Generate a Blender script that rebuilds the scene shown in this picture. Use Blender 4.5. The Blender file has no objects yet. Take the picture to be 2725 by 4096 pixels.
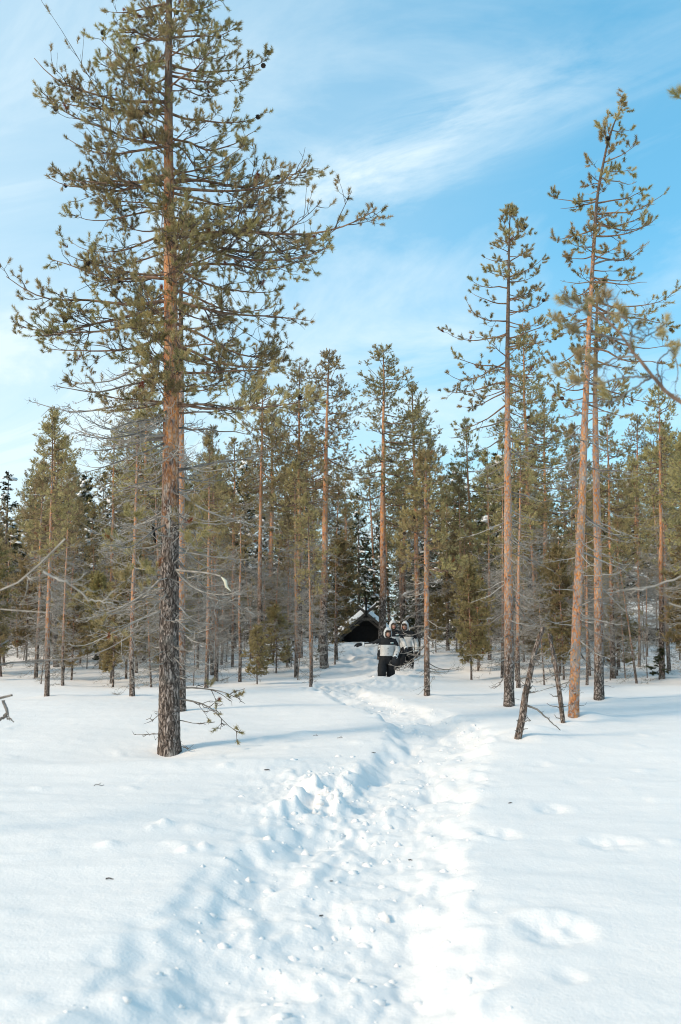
import bpy, bmesh, math, random
import numpy as np
from mathutils import Vector, Matrix

R = math.radians
scene = bpy.context.scene
col = scene.collection
rng = np.random.default_rng(11)
random.seed(5)

# ------------------------------------------------------------------ camera
CAM_H = 1.6
FPX = 3982.0                       # focal length in pixels of the 2725 x 4096 frame
PITCH = math.atan((2500 - 2048) / FPX)
cam_d = bpy.data.cameras.new('camera')
cam = bpy.data.objects.new('camera', cam_d)
col.objects.link(cam)
cam.location = (0, 0, CAM_H)
cam.rotation_euler = (math.pi / 2 + PITCH, 0, 0)
cam_d.sensor_fit = 'VERTICAL'
cam_d.sensor_height = 36.0
cam_d.lens = 35.0
cam_d.clip_start = 0.05
cam_d.clip_end = 2000
cam_d.dof.use_dof = True
cam_d.dof.focus_distance = 20.0
cam_d.dof.aperture_fstop = 3.2
scene.camera = cam
scene.render.resolution_x, scene.render.resolution_y = 681, 1024

# ------------------------------------------------------------------ sky, sun, exposure
SUN_AZ, SUN_EL = R(-124), R(34)    # azimuth from the view axis (+Y), towards the right positive
world = bpy.data.worlds.new('World')
scene.world = world
world.use_nodes = True
nt = world.node_tree
nt.nodes.clear()


def N(tree, kind, **kw):
    n = tree.nodes.new(kind)
    for k, v in kw.items():
        if k.startswith('i_'):
            n.inputs[k[2:].replace('_', ' ')].default_value = v
        else:
            setattr(n, k, v)
    return n


def ramp(tree, fac, stops):
    n = tree.nodes.new('ShaderNodeValToRGB')
    e = n.color_ramp.elements
    while len(e) < len(stops):
        e.new(0.5)
    for el, (p, c) in zip(e, stops):
        el.position = p
        el.color = (c[0], c[1], c[2], 1) if not isinstance(c, (int, float)) else (c, c, c, 1)
    tree.links.new(fac, n.inputs['Fac'])
    return n.outputs['Color']


def mixc(tree, fac, a, b, mode='MIX'):
    n = tree.nodes.new('ShaderNodeMix')
    n.data_type = 'RGBA'
    n.blend_type = mode
    for sock, v in ((n.inputs[0], fac), (n.inputs[6], a), (n.inputs[7], b)):
        if isinstance(v, (int, float)):
            sock.default_value = v
        elif isinstance(v, tuple):
            sock.default_value = (v[0], v[1], v[2], 1)
        else:
            tree.links.new(v, sock)
    return n.outputs[2]


def mth(tree, op, a, b=0.0, c=None, clamp=False):
    n = tree.nodes.new('ShaderNodeMath')
    n.operation = op
    n.use_clamp = clamp
    for i, v in enumerate((a, b) if c is None else (a, b, c)):
        if isinstance(v, (int, float)):
            n.inputs[i].default_value = v
        else:
            tree.links.new(v, n.inputs[i])
    return n.outputs[0]


SKY_STRENGTH = 0.14
sky = N(nt, 'ShaderNodeTexSky', sky_type='NISHITA', sun_disc=False, sun_elevation=SUN_EL,
        sun_rotation=SUN_AZ, altitude=200, air_density=1.0, dust_density=0.6, ozone_density=1.6)
tc = N(nt, 'ShaderNodeTexCoord')
sep = N(nt, 'ShaderNodeSeparateXYZ')
nt.links.new(tc.outputs['Generated'], sep.inputs[0])
zc = mth(nt, 'ADD', mth(nt, 'MAXIMUM', sep.outputs[2], 0.0), 0.22)
comb = N(nt, 'ShaderNodeCombineXYZ')
nt.links.new(mth(nt, 'DIVIDE', sep.outputs[0], zc), comb.inputs[0])
nt.links.new(mth(nt, 'DIVIDE', sep.outputs[1], zc), comb.inputs[1])
rotn = N(nt, 'ShaderNodeMapping')
rotn.inputs['Rotation'].default_value = (0, 0, R(39))
nt.links.new(comb.outputs[0], rotn.inputs[0])
mapn = N(nt, 'ShaderNodeMapping')
mapn.inputs['Scale'].default_value = (1.0, 2.1, 1)
mapn.inputs['Location'].default_value = (0.35, -0.1, 0)
nt.links.new(rotn.outputs[0], mapn.inputs[0])
cn = N(nt, 'ShaderNodeTexNoise', i_Scale=1.0, i_Detail=9.0, i_Roughness=0.62, i_Distortion=1.5)
nt.links.new(mapn.outputs[0], cn.inputs['Vector'])
cn2 = N(nt, 'ShaderNodeTexNoise', i_Scale=0.6, i_Detail=3.0, i_Roughness=0.5)
nt.links.new(comb.outputs[0], cn2.inputs['Vector'])
cn2_fac = cn2.outputs['Fac']
streak = ramp(nt, cn.outputs['Fac'], [(0.46, 0.0), (0.74, 1.0)])
fine = N(nt, 'ShaderNodeTexNoise', i_Scale=2.6, i_Detail=10.0, i_Roughness=0.66, i_Distortion=1.4)
nt.links.new(mapn.outputs[0], fine.inputs['Vector'])
rs = N(nt, 'ShaderNodeSeparateXYZ')
nt.links.new(rotn.outputs[0], rs.inputs[0])


def bell(v, c, w):
    d = mth(nt, 'DIVIDE', mth(nt, 'SUBTRACT', v, c), w)
    return mth(nt, 'POWER', 2.718, mth(nt, 'MULTIPLY', mth(nt, 'MULTIPLY', d, d), -1.0))


wav = mth(nt, 'MULTIPLY', mth(nt, 'SUBTRACT', cn2_fac, 0.5), 0.35)
band = mth(nt, 'MULTIPLY', bell(mth(nt, 'ADD', rs.outputs[1], wav), 1.12, 0.085), bell(rs.outputs[0], -0.80, 0.34))
band = mth(nt, 'MULTIPLY', band, ramp(nt, fine.outputs['Fac'], [(0.38, 0.0), (0.70, 1.0)]))
veil = mth(nt, 'SUBTRACT', 0.36, mth(nt, 'MULTIPLY', sep.outputs[0], 1.6), clamp=True)   # thin veil towards the sun side
low = mth(nt, 'SUBTRACT', 0.80, mth(nt, 'MULTIPLY', sep.outputs[2], 2.2), clamp=True)      # paler towards the horizon
cloud = mth(nt, 'ADD', mth(nt, 'MULTIPLY', streak, mth(nt, 'ADD', mth(nt, 'MULTIPLY', cn2.outputs['Fac'], 0.75), 0.0)),
            mth(nt, 'MULTIPLY', mth(nt, 'ADD', veil, low), mth(nt, 'ADD', 0.35, mth(nt, 'MULTIPLY', cn.outputs['Fac'], 0.7))), clamp=True)
cloud = mth(nt, 'ADD', cloud, mth(nt, 'MULTIPLY', band, 0.68), clamp=True)
skyc = mixc(nt, 1.0, sky.outputs[0], (0.66, 1.14, 1.10), 'MULTIPLY')
skyc = mixc(nt, 0.55, skyc, (0.88, 2.80, 4.30))          # thin even haze of a bright winter day
skyc = mixc(nt, mth(nt, 'MULTIPLY', cloud, 0.85), skyc, (4.5, 5.15, 5.4))
bg = N(nt, 'ShaderNodeBackground', i_Strength=SKY_STRENGTH)
nt.links.new(skyc, bg.inputs['Color'])
wo = N(nt, 'ShaderNodeOutputWorld')
nt.links.new(bg.outputs[0], wo.inputs[0])

sun_d = bpy.data.lights.new('sun', 'SUN')
sun_d.energy = 2.0
sun_d.angle = R(11)
sun_d.color = (1.0, 0.83, 0.62)
sun = bpy.data.objects.new('sun', sun_d)
col.objects.link(sun)
sdir = Vector((math.sin(SUN_AZ) * math.cos(SUN_EL), math.cos(SUN_AZ) * math.cos(SUN_EL), math.sin(SUN_EL)))
sun.rotation_euler = sdir.to_track_quat('Z', 'Y').to_euler()

vs = scene.view_settings
scene.display_settings.display_device = 'sRGB'
vs.view_transform = 'Standard'
vs.look = 'None'
vs.exposure = 0.58
vs.gamma = 1.0
vs.use_curve_mapping = False
scene.cycles.filter_width = 1.05
scene.cycles.max_bounces = 8
scene.cycles.diffuse_bounces = 4
scene.cycles.transparent_max_bounces = 4


# ------------------------------------------------------------------ pixels of the photograph -> places
def ray(px, py):
    x = (px - 1362.5) / FPX
    y = -(py - 2048) / FPX
    return np.array([x, math.cos(PITCH) - y * math.sin(PITCH), math.sin(PITCH) + y * math.cos(PITCH)])


def at(px, py, Y):
    d = ray(px, py)
    return np.array([0, 0, CAM_H]) + d * (Y / d[1])


K = 2725 / 1568.0                  # from the enlarged view's pixels


def atv(x, y, Y):
    return at(x * K, y * K, Y)


# ------------------------------------------------------------------ noise
_perm = np.random.default_rng(3).permutation(512)
_g = np.random.default_rng(4).uniform(0, 2 * np.pi, 512)
_gx, _gy = np.cos(_g), np.sin(_g)


def noise2(x, y):
    x = np.asarray(x, float)
    y = np.asarray(y, float)
    xi, yi = np.floor(x).astype(int), np.floor(y).astype(int)
    xf, yf = x - xi, y - yi

    def gr(ix, iy, fx, fy):
        h = _perm[(_perm[ix & 511] + iy) & 511]
        return _gx[h] * fx + _gy[h] * fy
    u = xf * xf * xf * (xf * (xf * 6 - 15) + 10)
    v = yf * yf * yf * (yf * (yf * 6 - 15) + 10)
    a = gr(xi, yi, xf, yf) * (1 - u) + gr(xi + 1, yi, xf - 1, yf) * u
    b = gr(xi, yi + 1, xf, yf - 1) * (1 - u) + gr(xi + 1, yi + 1, xf - 1, yf - 1) * u
    return (a * (1 - v) + b * v) * 1.5


def fbm(x, y, octs=4, gain=0.5):
    s, a, f = 0, 1, 1
    for i in range(octs):
        s = s + a * noise2(x * f + 17.3 * i, y * f - 9.1 * i)
        a *= gain
        f *= 2.03
    return s


def smooth(a, b, x):
    t = np.clip((x - a) / (b - a), 0, 1)
    return t * t * (3 - 2 * t)


# ------------------------------------------------------------------ the lie of the snow
TR = np.array([  # distance, left bank edge, floor left, floor right, right bank edge, depth of the trodden trench
    (-10, -1.5, -.6, .3, .9, .36), (3, -1.38, -.5, .22, .80, .33), (4, -1.37, -.45, .25, .82, .35), (5.2, -1.30, -.45, .28, .92, .35), (6.3, -1.14, -.4, .34, 1.02, .35),
    (7.2, -1.0, -.3, .42, 1.12, .34), (9, -.75, .10, .65, 1.35, .33), (10.1, -.5, .32, .85, 1.6, .33), (12.2, .15, .62, 1.15, 2.05, .33),
    (14, .55, .95, 1.6, 2.4, .33), (16.5, .6, 1.05, 1.7, 2.45, .33), (18.2, .4, .8, 1.5, 2.1, .34), (21.4, -.1, .2, 1.0, 1.6, .32),
    (24.2, -.7, -.35, .4, .9, .28), (26, -1.15, -.7, .2, .65, .25), (27.5, -.7, -.2, .7, 1.2, .2), (29.5, .7, .95, 1.65, 1.95, .2),
    (32, 1.3, 1.6, 2.3, 2.6, .2), (40, 1.2, 1.5, 2.3, 2.6, .18), (47, 1.1, 1.4, 2.0, 2.4, .1), (60, 1.1, 1.4, 2.0, 2.4, 0)])
FOOT = []     # trodden holes, filled below
MOUNDS = []   # x, y, radius, height


def trench(x, y):
    xl, fl, fr, xr, dp = (np.interp(y, TR[:, 0], TR[:, i]) for i in range(1, 6))
    wob = noise2(x * 1.7 + 3, y * 1.3) * 0.10 + noise2(x * 5, y * 4) * 0.05
    a = smooth(0, 1, (x + wob - xl) / np.maximum(fl - xl, .05))
    b = smooth(0, 1, (xr - x - wob) / np.maximum(xr - fr, .05))
    return np.clip(a * b, 0, 1), dp


def height(x, y, fine=True):
    x = np.asarray(x, float)
    y = np.asarray(y, float)
    h = 0.10 * noise2(x * .16 + 5, y * .13) + 0.05 * noise2(x * .45, y * .4 + 3)
    h = h * smooth(-2, 9, y)
    h = h + 0.75 * smooth(29, 50, y) + 1.2 * smooth(60, 160, y) + 0.6 * noise2(x * .02, y * .02) * smooth(50, 120, np.hypot(x, y))
    # drift crest in front of the big pine on the left, hollow behind it
    h = h + 0.07 * np.exp(-((y - 11.7 - .10 * (x + 3)) / .55) ** 2) * smooth(.2, -1.2, x) - 0.07 * np.exp(-((y - 13.3) / 1.2) ** 2) * smooth(-.2, -1.6, x)
    for mx, my, mr, mh in MOUNDS:
        d2 = ((x - mx) ** 2 + (y - my) ** 2) / mr ** 2
        h = h + mh * np.exp(-d2)
    t, dp = trench(x, y)
    h = h - dp * .44 * t
    # pushed-up snow along the banks
    rim = t * (1 - t) * 4
    h = h + .05 * rim * (0.5 + noise2(x * 2.3, y * 1.9))
    if fine:
        lump = fbm(x * 1.7 + .4 * noise2(x * 2, y * 2), y * 1.15, 4, .5)
        crisp = np.abs(noise2(x * 4.3 + 9, y * 3.6)) + .5 * np.abs(noise2(x * 9, y * 8))
        near = smooth(34, 22, y)
        h = h + smooth(.25, 1, t) ** 1.5 * near * (.050 * lump - .018 * crisp + .015 + .010 * noise2(x * 9, y * 6) * (.6 + noise2(x * 1.3, y * 1.1)) + .004 * noise2(x * 21, y * 15))
        h = h + .03 * smooth(.02, .3, t) * smooth(1, .5, t) * noise2(x * 6, y * 5) * near
        # broken blocks thrown out on the left bank
        blk = np.exp(-(((x + .15) / .62) ** 2 + ((y - 9.9) / 1.7) ** 2))
        cell = np.maximum(noise2(x * 3.4 + 1, y * 2.6), noise2(x * 4.4 + 40, y * 3.3 + 7))
        h = h + blk * (.17 * np.maximum(fbm(x * 2.1 + 5, y * 1.5, 4, .55), -.05) + .06 * np.maximum(cell, 0) + .03 * noise2(x * 13, y * 10))
        blk2 = np.exp(-(((x + .1) / .9) ** 2 + ((y - 25.5) / 2.0) ** 2)) + np.exp(-(((x - 1.2) / .9) ** 2 + ((y - 27.5) / 1.2) ** 2))
        h = h + blk2 * .16 * np.abs(noise2(x * 3.5, y * 2.2 + 5))
        # trampled ground in front of the hut
        tr2 = np.exp(-(((x - 1.0) / 2.6) ** 2 + ((y - 40) / 6.5) ** 2))
        h = h + tr2 * .16 * fbm(x * 1.6, y * .9, 3, .6)
        # wind-smoothed crust
        flat = 1 - t
        h = h + flat * (.012 * noise2(x * 1.1 + 30, y * 2.6) + .006 * noise2(x * 2.6, y * 6.5) + .003 * noise2(x * 7, y * 15)) * smooth(60, 10, y)
        spot = np.maximum(noise2(x * 2.2 + 70, y * 2.2 + 11) - .52, 0)
        h = h + flat * spot * .07 * smooth(30, 12, y)
    for fx, fy, ra, dep in FOOT:
        u = ((x - fx) / (ra * 1.1)) ** 2 + ((y - fy) / (ra * 1.5)) ** 2
        h = h - dep * np.exp(-u ** 1.4) * (1 + .7 * noise2(x * 9 + fx, y * 9)) + dep * .15 * np.exp(-((np.sqrt(u) - 1.35) / .35) ** 2)
    return h


def ground_hit(px, py):
    d = ray(px, py)
    Y = np.linspace(3, 110, 2600)
    P = np.array([0, 0, CAM_H])[None] + d[None] * (Y / d[1])[:, None]
    hh = height(P[:, 0], P[:, 1], False)
    i = np.argmax(P[:, 2] <= hh)
    if P[i, 2] > hh[i]:
        return None
    return np.array([P[i, 0], P[i, 1], hh[i]])


for fx, fy, ra, dep in ((1270, 1862, .16, .09), (1405, 1940, .19, .10), (1150, 1922, .14, .10), (1275, 2140, .17, .12), (1310, 2245, .07, .04),
                        (1240, 1760, .14, .05), (1330, 1800, .12, .04)):
    p = ground_hit(fx * K, fy * K)
    FOOT.append((p[0], p[1], ra * .9, dep * .33))
for cx, cy, ra, hh in ((378, 1900, .06, .05), (520, 1762, .07, .04), (250, 1947, .07, .03), (430, 1960, .06, .05), (470, 1955, .05, .05), (350, 1905, .04, .03),
                       (700, 1690, .22, .05), (395, 2240, .05, .025), (720, 1835, .10, .16), (690, 1850, .09, .12), (1225, 1685, .35, .09), (1340, 1650, .4, .08)):
    p = ground_hit(cx * K, cy * K)
    MOUNDS.append((p[0], p[1], ra, hh))

for bx, by, mr, mh in ((1172, 1628, .5, .05), (1325, 1655, .55, .08), (1380, 1612, .5, .05), (985, 1604, .45, .05), (108, 1606, .5, .06), (145, 1580, .45, .04), (305, 1605, .5, .06), (478, 1586, .5, .05),
                       (599, 1540, .7, .08), (745, 1538, .9, .10), (1195, 1702, .5, .07), (1298, 1667, .4, .05), (1156, 1562, .5, .05), (1524, 1564, .7, .08)):
    p = ground_hit(bx * K, by * K)
    MOUNDS.append((p[0] + .12, p[1] + .05, mr, mh))
for bx, by, mr, mh in ((390, 1735, .34, -.07), (1172, 1626, .22, -.05), (1320, 1652, .22, -.05), (1379, 1611, .22, -.05), (416, 1636, .22, -.04), (983, 1602, .18, -.04), (1190, 1701, .18, -.04), (1297, 1665, .15, -.03)):
    p = ground_hit(bx * K, by * K)
    MOUNDS.append((p[0], p[1], mr, mh))

MOUNDS += [(1.35, 29.2, .9, .17), (1.6, 31.2, .7, .26), (2.12, 32.4, .7, .24)]      # loose snow the walkers wade through


# ------------------------------------------------------------------ materials
def new_mat(name):
    m = bpy.data.materials.new(name)
    m.use_nodes = True
    t = m.node_tree
    t.nodes.clear()
    out = t.nodes.new('ShaderNodeOutputMaterial')
    b = t.nodes.new('ShaderNodeBsdfPrincipled')
    t.links.new(b.outputs[0], out.inputs[0])
    return m, t, b, out


def simple_mat(name, c, rough=.8, var=.25, scale=30, bump=0.0):
    m, t, b, _ = new_mat(name)
    co = N(t, 'ShaderNodeTexCoord')
    nz = N(t, 'ShaderNodeTexNoise', i_Scale=scale, i_Detail=4.0)
    t.links.new(co.outputs['Object'], nz.inputs['Vector'])
    lo = tuple(v * (1 - var) for v in c)
    hi = tuple(min(1, v * (1 + var)) for v in c)
    t.links.new(ramp(t, nz.outputs['Fac'], [(.3, lo), (.7, hi)]), b.inputs['Base Color'])
    b.inputs['Roughness'].default_value = rough
    b.inputs['Specular IOR Level'].default_value = .25
    if bump:
        bp = N(t, 'ShaderNodeBump', i_Strength=1.0, i_Distance=bump)
        t.links.new(nz.outputs['Fac'], bp.inputs['Height'])
        t.links.new(bp.outputs[0], b.inputs['Normal'])
    return m


def snow_mat():
    m, t, b, _ = new_mat('snow')
    co = N(t, 'ShaderNodeTexCoord')
    b.inputs['Base Color'].default_value = (.88, .82, .785, 1)
    b.inputs['Roughness'].default_value = .62
    b.inputs['Specular IOR Level'].default_value = .2
    n1 = N(t, 'ShaderNodeTexNoise', i_Scale=38.0, i_Detail=5.0, i_Roughness=.65)
    n2 = N(t, 'ShaderNodeTexNoise', i_Scale=9.0, i_Detail=4.0, i_Roughness=.6)
    for n in (n1, n2):
        t.links.new(co.outputs['Object'], n.inputs['Vector'])
    h = mth(t, 'ADD', mth(t, 'MULTIPLY', n1.outputs['Fac'], .010), mth(t, 'MULTIPLY', n2.outputs['Fac'], .014))
    bp = N(t, 'ShaderNodeBump', i_Strength=.55, i_Distance=1.0)
    t.links.new(h, bp.inputs['Height'])
    t.links.new(bp.outputs[0], b.inputs['Normal'])
    return m


def bark_mat(name, z0, z1, grey=0.35, fine=1.0, ztop=40.0, zs=.33, con=1.0):
    """grey-brown plated bark low on the stem, flaking orange bark above (z0..z1 in the stem's own metres)"""
    m, t, b, _ = new_mat(name)
    co = N(t, 'ShaderNodeTexCoord')
    mp = N(t, 'ShaderNodeMapping')
    mp.inputs['Scale'].default_value = (1, 1, zs)
    t.links.new(co.outputs['Object'], mp.inputs[0])
    v = N(t, 'ShaderNodeTexVoronoi', i_Scale=26.0 * fine, feature='DISTANCE_TO_EDGE')
    n1 = N(t, 'ShaderNodeTexNoise', i_Scale=11.0 * fine, i_Detail=6.0, i_Roughness=.62)
    n2 = N(t, 'ShaderNodeTexNoise', i_Scale=34.0 * fine, i_Detail=4.0, i_Roughness=.6)
    n3 = N(t, 'ShaderNodeTexNoise', i_Scale=2.2, i_Detail=3.0)
    dn = N(t, 'ShaderNodeVectorMath', operation='ADD')
    sc = N(t, 'ShaderNodeVectorMath', operation='SCALE')
    sc.inputs['Scale'].default_value = .12
    t.links.new(mp.outputs[0], n1.inputs['Vector'])
    t.links.new(n1.outputs['Color'], sc.inputs[0])
    t.links.new(mp.outputs[0], dn.inputs[0])
    t.links.new(sc.outputs[0], dn.inputs[1])
    t.links.new(dn.outputs[0], v.inputs['Vector'])
    t.links.new(dn.outputs[0], n2.inputs['Vector'])
    t.links.new(co.outputs['Object'], n3.inputs['Vector'])
    plate = ramp(t, v.outputs['Distance'], [(.0, 0.0), (.10, 1.0)])
    low = ramp(t, n2.outputs['Fac'], [(.38, (.085, .062, .050)), (.50, (.17, .128, .105)), (.60, (.42, .335, .29))])
    low = mixc(t, plate, (.045, .034, .029), low)
    hi = ramp(t, n1.outputs['Fac'], [(.36, (.15, .10, .08)), (.42, (.64, .22, .07)), (.57, (.72, .33, .13)), (.66, (.44, .35, .29))])
    gm = ramp(t, n2.outputs['Fac'], [(.44, 0.0), (.54, min(1.0, grey))])
    hi = mixc(t, gm, hi, (.40, .315, .275))
    sx = N(t, 'ShaderNodeSeparateXYZ')
    t.links.new(co.outputs['Object'], sx.inputs[0])
    zz = mth(t, 'ADD', sx.outputs[2], mth(t, 'MULTIPLY', mth(t, 'SUBTRACT', n1.outputs['Fac'], .5), (z1 - z0) * 2.2))
    f = N(t, 'ShaderNodeMapRange', i_From_Min=z0, i_From_Max=z1)
    t.links.new(zz, f.inputs['Value'])
    c = mixc(t, f.outputs[0], low, hi)
    up = N(t, 'ShaderNodeMapRange', i_From_Min=ztop - .8, i_From_Max=ztop + .8)
    t.links.new(sx.outputs[2], up.inputs['Value'])
    c = mixc(t, mth(t, 'MULTIPLY', up.outputs[0], .9), c, (.13, .10, .082))
    lich = ramp(t, n3.outputs['Fac'], [(.56, 0.0), (.68, .55)])
    c = mixc(t, mth(t, 'MULTIPLY', lich, n2.outputs['Fac']), c, (.40, .41, .38))
    t.links.new(c, b.inputs['Base Color'])
    b.inputs['Roughness'].default_value = .9
    b.inputs['Specular IOR Level'].default_value = .15
    hgt = mth(t, 'ADD', mth(t, 'MULTIPLY', plate, .012), mth(t, 'MULTIPLY', n2.outputs['Fac'], .012))
    bp = N(t, 'ShaderNodeBump', i_Strength=.9, i_Distance=1.0)
    t.links.new(hgt, bp.inputs['Height'])
    t.links.new(bp.outputs[0], b.inputs['Normal'])
    return m


def needle_mat():
    m, t, b, out = new_mat('needles')
    a = N(t, 'ShaderNodeAttribute', attribute_name='tint')
    oi = N(t, 'ShaderNodeObjectInfo')
    hs = N(t, 'ShaderNodeHueSaturation')
    t.links.new(mth(t, 'ADD', .485, mth(t, 'MULTIPLY', oi.outputs['Random'], .03)), hs.inputs['Hue'])
    t.links.new(mth(t, 'ADD', .85, mth(t, 'MULTIPLY', oi.outputs['Random'], .3)), hs.inputs['Value'])
    t.links.new(a.outputs['Color'], hs.inputs['Color'])
    t.links.new(hs.outputs[0], b.inputs['Base Color'])
    b.inputs['Roughness'].default_value = .5
    b.inputs['Specular IOR Level'].default_value = .3
    tr = N(t, 'ShaderNodeBsdfTranslucent')
    t.links.new(hs.outputs[0], tr.inputs['Color'])
    mx = N(t, 'ShaderNodeMixShader')
    mx.inputs[0].default_value = .33
    t.links.new(b.outputs[0], mx.inputs[1])
    t.links.new(tr.outputs[0], mx.inputs[2])
    t.links.new(mx.outputs[0], out.inputs[0])
    return m


M = {}
M['snow'] = snow_mat()
M['snow_cap'] = simple_mat('settled_snow', (.86, .83, .81), .7, .02, 20, .01)
M['needle'] = needle_mat()
M['bark_big'] = bark_mat('bark_of_big_pine', 3.0, 4.5, .55, 1.0, 9.0)
M['bark_slim'] = bark_mat('bark_of_slim_pine', .7, 2.4, .95, .8, 6.6, .6)
M['bark_red'] = bark_mat('bark_of_reddish_pine', -1.2, .6, .95, .8, 8.0, .6)
M['bark_far'] = bark_mat('bark_of_wood_pine', 2.0, 5.2, .6, .6, 11.0, .5)
M['bark_grey'] = bark_mat('bark_of_grey_stem', 30, 40, .5)
M['twig'] = simple_mat('live_twig', (.105, .080, .066), .85, .35, 12)
M['bough'] = simple_mat('bough_bark', (.22, .135, .09), .85, .5, 16, .004)
M['dead'] = simple_mat('dead_twig', (.33, .295, .26), .9, .45, 9)
M['dead_dark'] = simple_mat('dead_wood', (.19, .165, .145), .9, .5, 9, .006)
M['lichen'] = simple_mat('pale_lichen', (.36, .37, .34), .95, .3, 40)
M['cone'] = simple_mat('cone', (.055, .040, .032), .8, .4, 60, .003)
M['tar'] = simple_mat('tarred_wood', (.0065, .0055, .005), .75, .4, 9, .004)
M['tar_grey'] = simple_mat('weathered_wood', (.075, .066, .058), .85, .4, 14, .004)


# ------------------------------------------------------------------ mesh helpers
def make_mesh(name, V, quads=None, tris=None, mats=(), qmat=None, tmat=None, tint=None, smooth_q=True):
    V = np.ascontiguousarray(V, dtype=np.float32)
    nq = 0 if quads is None else len(quads)
    ntr = 0 if tris is None else len(tris)
    me = bpy.data.meshes.new(name)
    me.vertices.add(len(V))
    me.vertices.foreach_set('co', V.ravel())
    loops = []
    if nq:
        loops.append(np.asarray(quads, np.int32).ravel())
    if ntr:
        loops.append(np.asarray(tris, np.int32).ravel())
    loops = np.concatenate(loops)
    me.loops.add(len(loops))
    me.loops.foreach_set('vertex_index', loops)
    me.polygons.add(nq + ntr)
    start = np.concatenate([np.arange(nq) * 4, nq * 4 + np.arange(ntr) * 3]).astype(np.int32)
    me.polygons.foreach_set('loop_start', start)
    mi = np.zeros(nq + ntr, np.int32)
    if qmat is not None and nq:
        mi[:nq] = qmat
    if tmat is not None and ntr:
        mi[nq:] = tmat
    for m in mats:
        me.materials.append(m)
    me.polygons.foreach_set('material_index', mi)
    sm = np.zeros(nq + ntr, bool)
    sm[:nq] = smooth_q
    me.polygons.foreach_set('use_smooth', sm)
    if tint is not None:
        ca = me.color_attributes.new('tint', 'FLOAT_COLOR', 'POINT')
        c = np.ones((len(V), 4), np.float32)
        c[:, :3] = tint
        ca.data.foreach_set('color', c.ravel())
    me.update(calc_edges=True)
    return me


def link(name, data, parent=None, loc=None):
    o = bpy.data.objects.new(name, data)
    col.objects.link(o)
    if parent is not None:
        o.parent = parent
    if loc is not None:
        o.location = loc
    return o


def tag(o, label=None, cat=None, group=None, kind=None):
    for k, v in (('label', label), ('category', cat), ('group', group), ('kind', kind)):
        if v:
            o[k] = v
    return o


def empty(name, loc, label, cat, group=None, rz=0):
    o = bpy.data.objects.new(name, None)
    col.objects.link(o)
    o.location = loc
    o.rotation_euler = (0, 0, rz)
    o.empty_display_size = .2
    return tag(o, label, cat, group)


def unit(v):
    return v / np.maximum(np.linalg.norm(v, axis=-1, keepdims=True), 1e-9)


class Tubes:
    def __init__(self):
        self.V, self.Q, self.m, self.n = [], [], [], 0

    def add(self, pts, rad, sides=4, mat=0):
        pts = np.asarray(pts, float)
        if pts.ndim == 2:
            pts = pts[None]
            rad = np.asarray(rad)[None]
        n, k, _ = pts.shape
        if n == 0:
            return
        t = unit(np.gradient(pts, axis=1))
        d = unit(pts[:, -1] - pts[:, 0])
        ref = np.where((np.abs(d[:, 2:3]) < .8), np.array([[0, 0, 1.0]]), np.array([[1.0, 0, 0]]))
        u = unit(np.cross(t, ref[:, None, :]))
        v = np.cross(t, u)
        a = np.arange(sides) * 2 * np.pi / sides
        ring = pts[:, :, None, :] + rad[:, :, None, None] * (u[:, :, None, :] * np.cos(a)[None, None, :, None] + v[:, :, None, :] * np.sin(a)[None, None, :, None])
        self.V.append(ring.reshape(-1, 3))
        idx = self.n + np.arange(n * k * sides).reshape(n, k, sides)
        q = np.stack([idx[:, :-1], np.roll(idx[:, :-1], -1, 2), np.roll(idx[:, 1:], -1, 2), idx[:, 1:]], -1).reshape(-1, 4)
        self.Q.append(q)
        self.m.append(np.full(len(q), mat))
        self.n += n * k * sides

    def mesh(self, name, mats):
        if not self.V:
            return None
        return make_mesh(name, np.concatenate(self.V), np.concatenate(self.Q), None, mats, np.concatenate(self.m))


class Needles:
    def __init__(self):
        self.V, self.C, self.n = [], [], 0

    def add(self, pos, d, ln, tint, m=40, nl=.05, w=.004, lo=28, hi=78, rg=rng):
        n = len(pos)
        if n == 0:
            return
        d = unit(d)
        ref = np.where(np.abs(d[:, 2:3]) < .85, np.array([[0, 0, 1.0]]), np.array([[1.0, 0, 0]]))
        u = unit(np.cross(d, ref))
        v = np.cross(d, u)
        s = rg.random((n, m)) ** .8
        ph = rg.random((n, m)) * 2 * np.pi
        th = np.radians(rg.uniform(lo, hi, (n, m)) * (1.08 - .45 * s))
        radial = u[:, None] * np.cos(ph)[..., None] + v[:, None] * np.sin(ph)[..., None]
        nd = d[:, None] * np.cos(th)[..., None] + radial * np.sin(th)[..., None]
        base = pos[:, None] + d[:, None] * (ln[:, None] * s)[..., None]
        L = nl * rg.uniform(.75, 1.15, (n, m))
        side = unit(np.cross(nd, rg.normal(size=(n, m, 3))))
        p1 = base + side * w * .5
        p2 = base - side * w * .5
        p3 = base + nd * L[..., None]
        self.V.append(np.stack([p1, p2, p3], 2).reshape(-1, 3))
        c = np.repeat(tint[:, None], m, 1) * rg.uniform(.8, 1.2, (n, m, 1))
        self.C.append(np.repeat(c[:, :, None], 3, 2).reshape(-1, 3))

    def mesh(self, name):
        if not self.V:
            return None
        V = np.concatenate(self.V)
        return make_mesh(name, V, None, np.arange(len(V)).reshape(-1, 3), [M['needle']], tint=np.concatenate(self.C))


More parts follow.
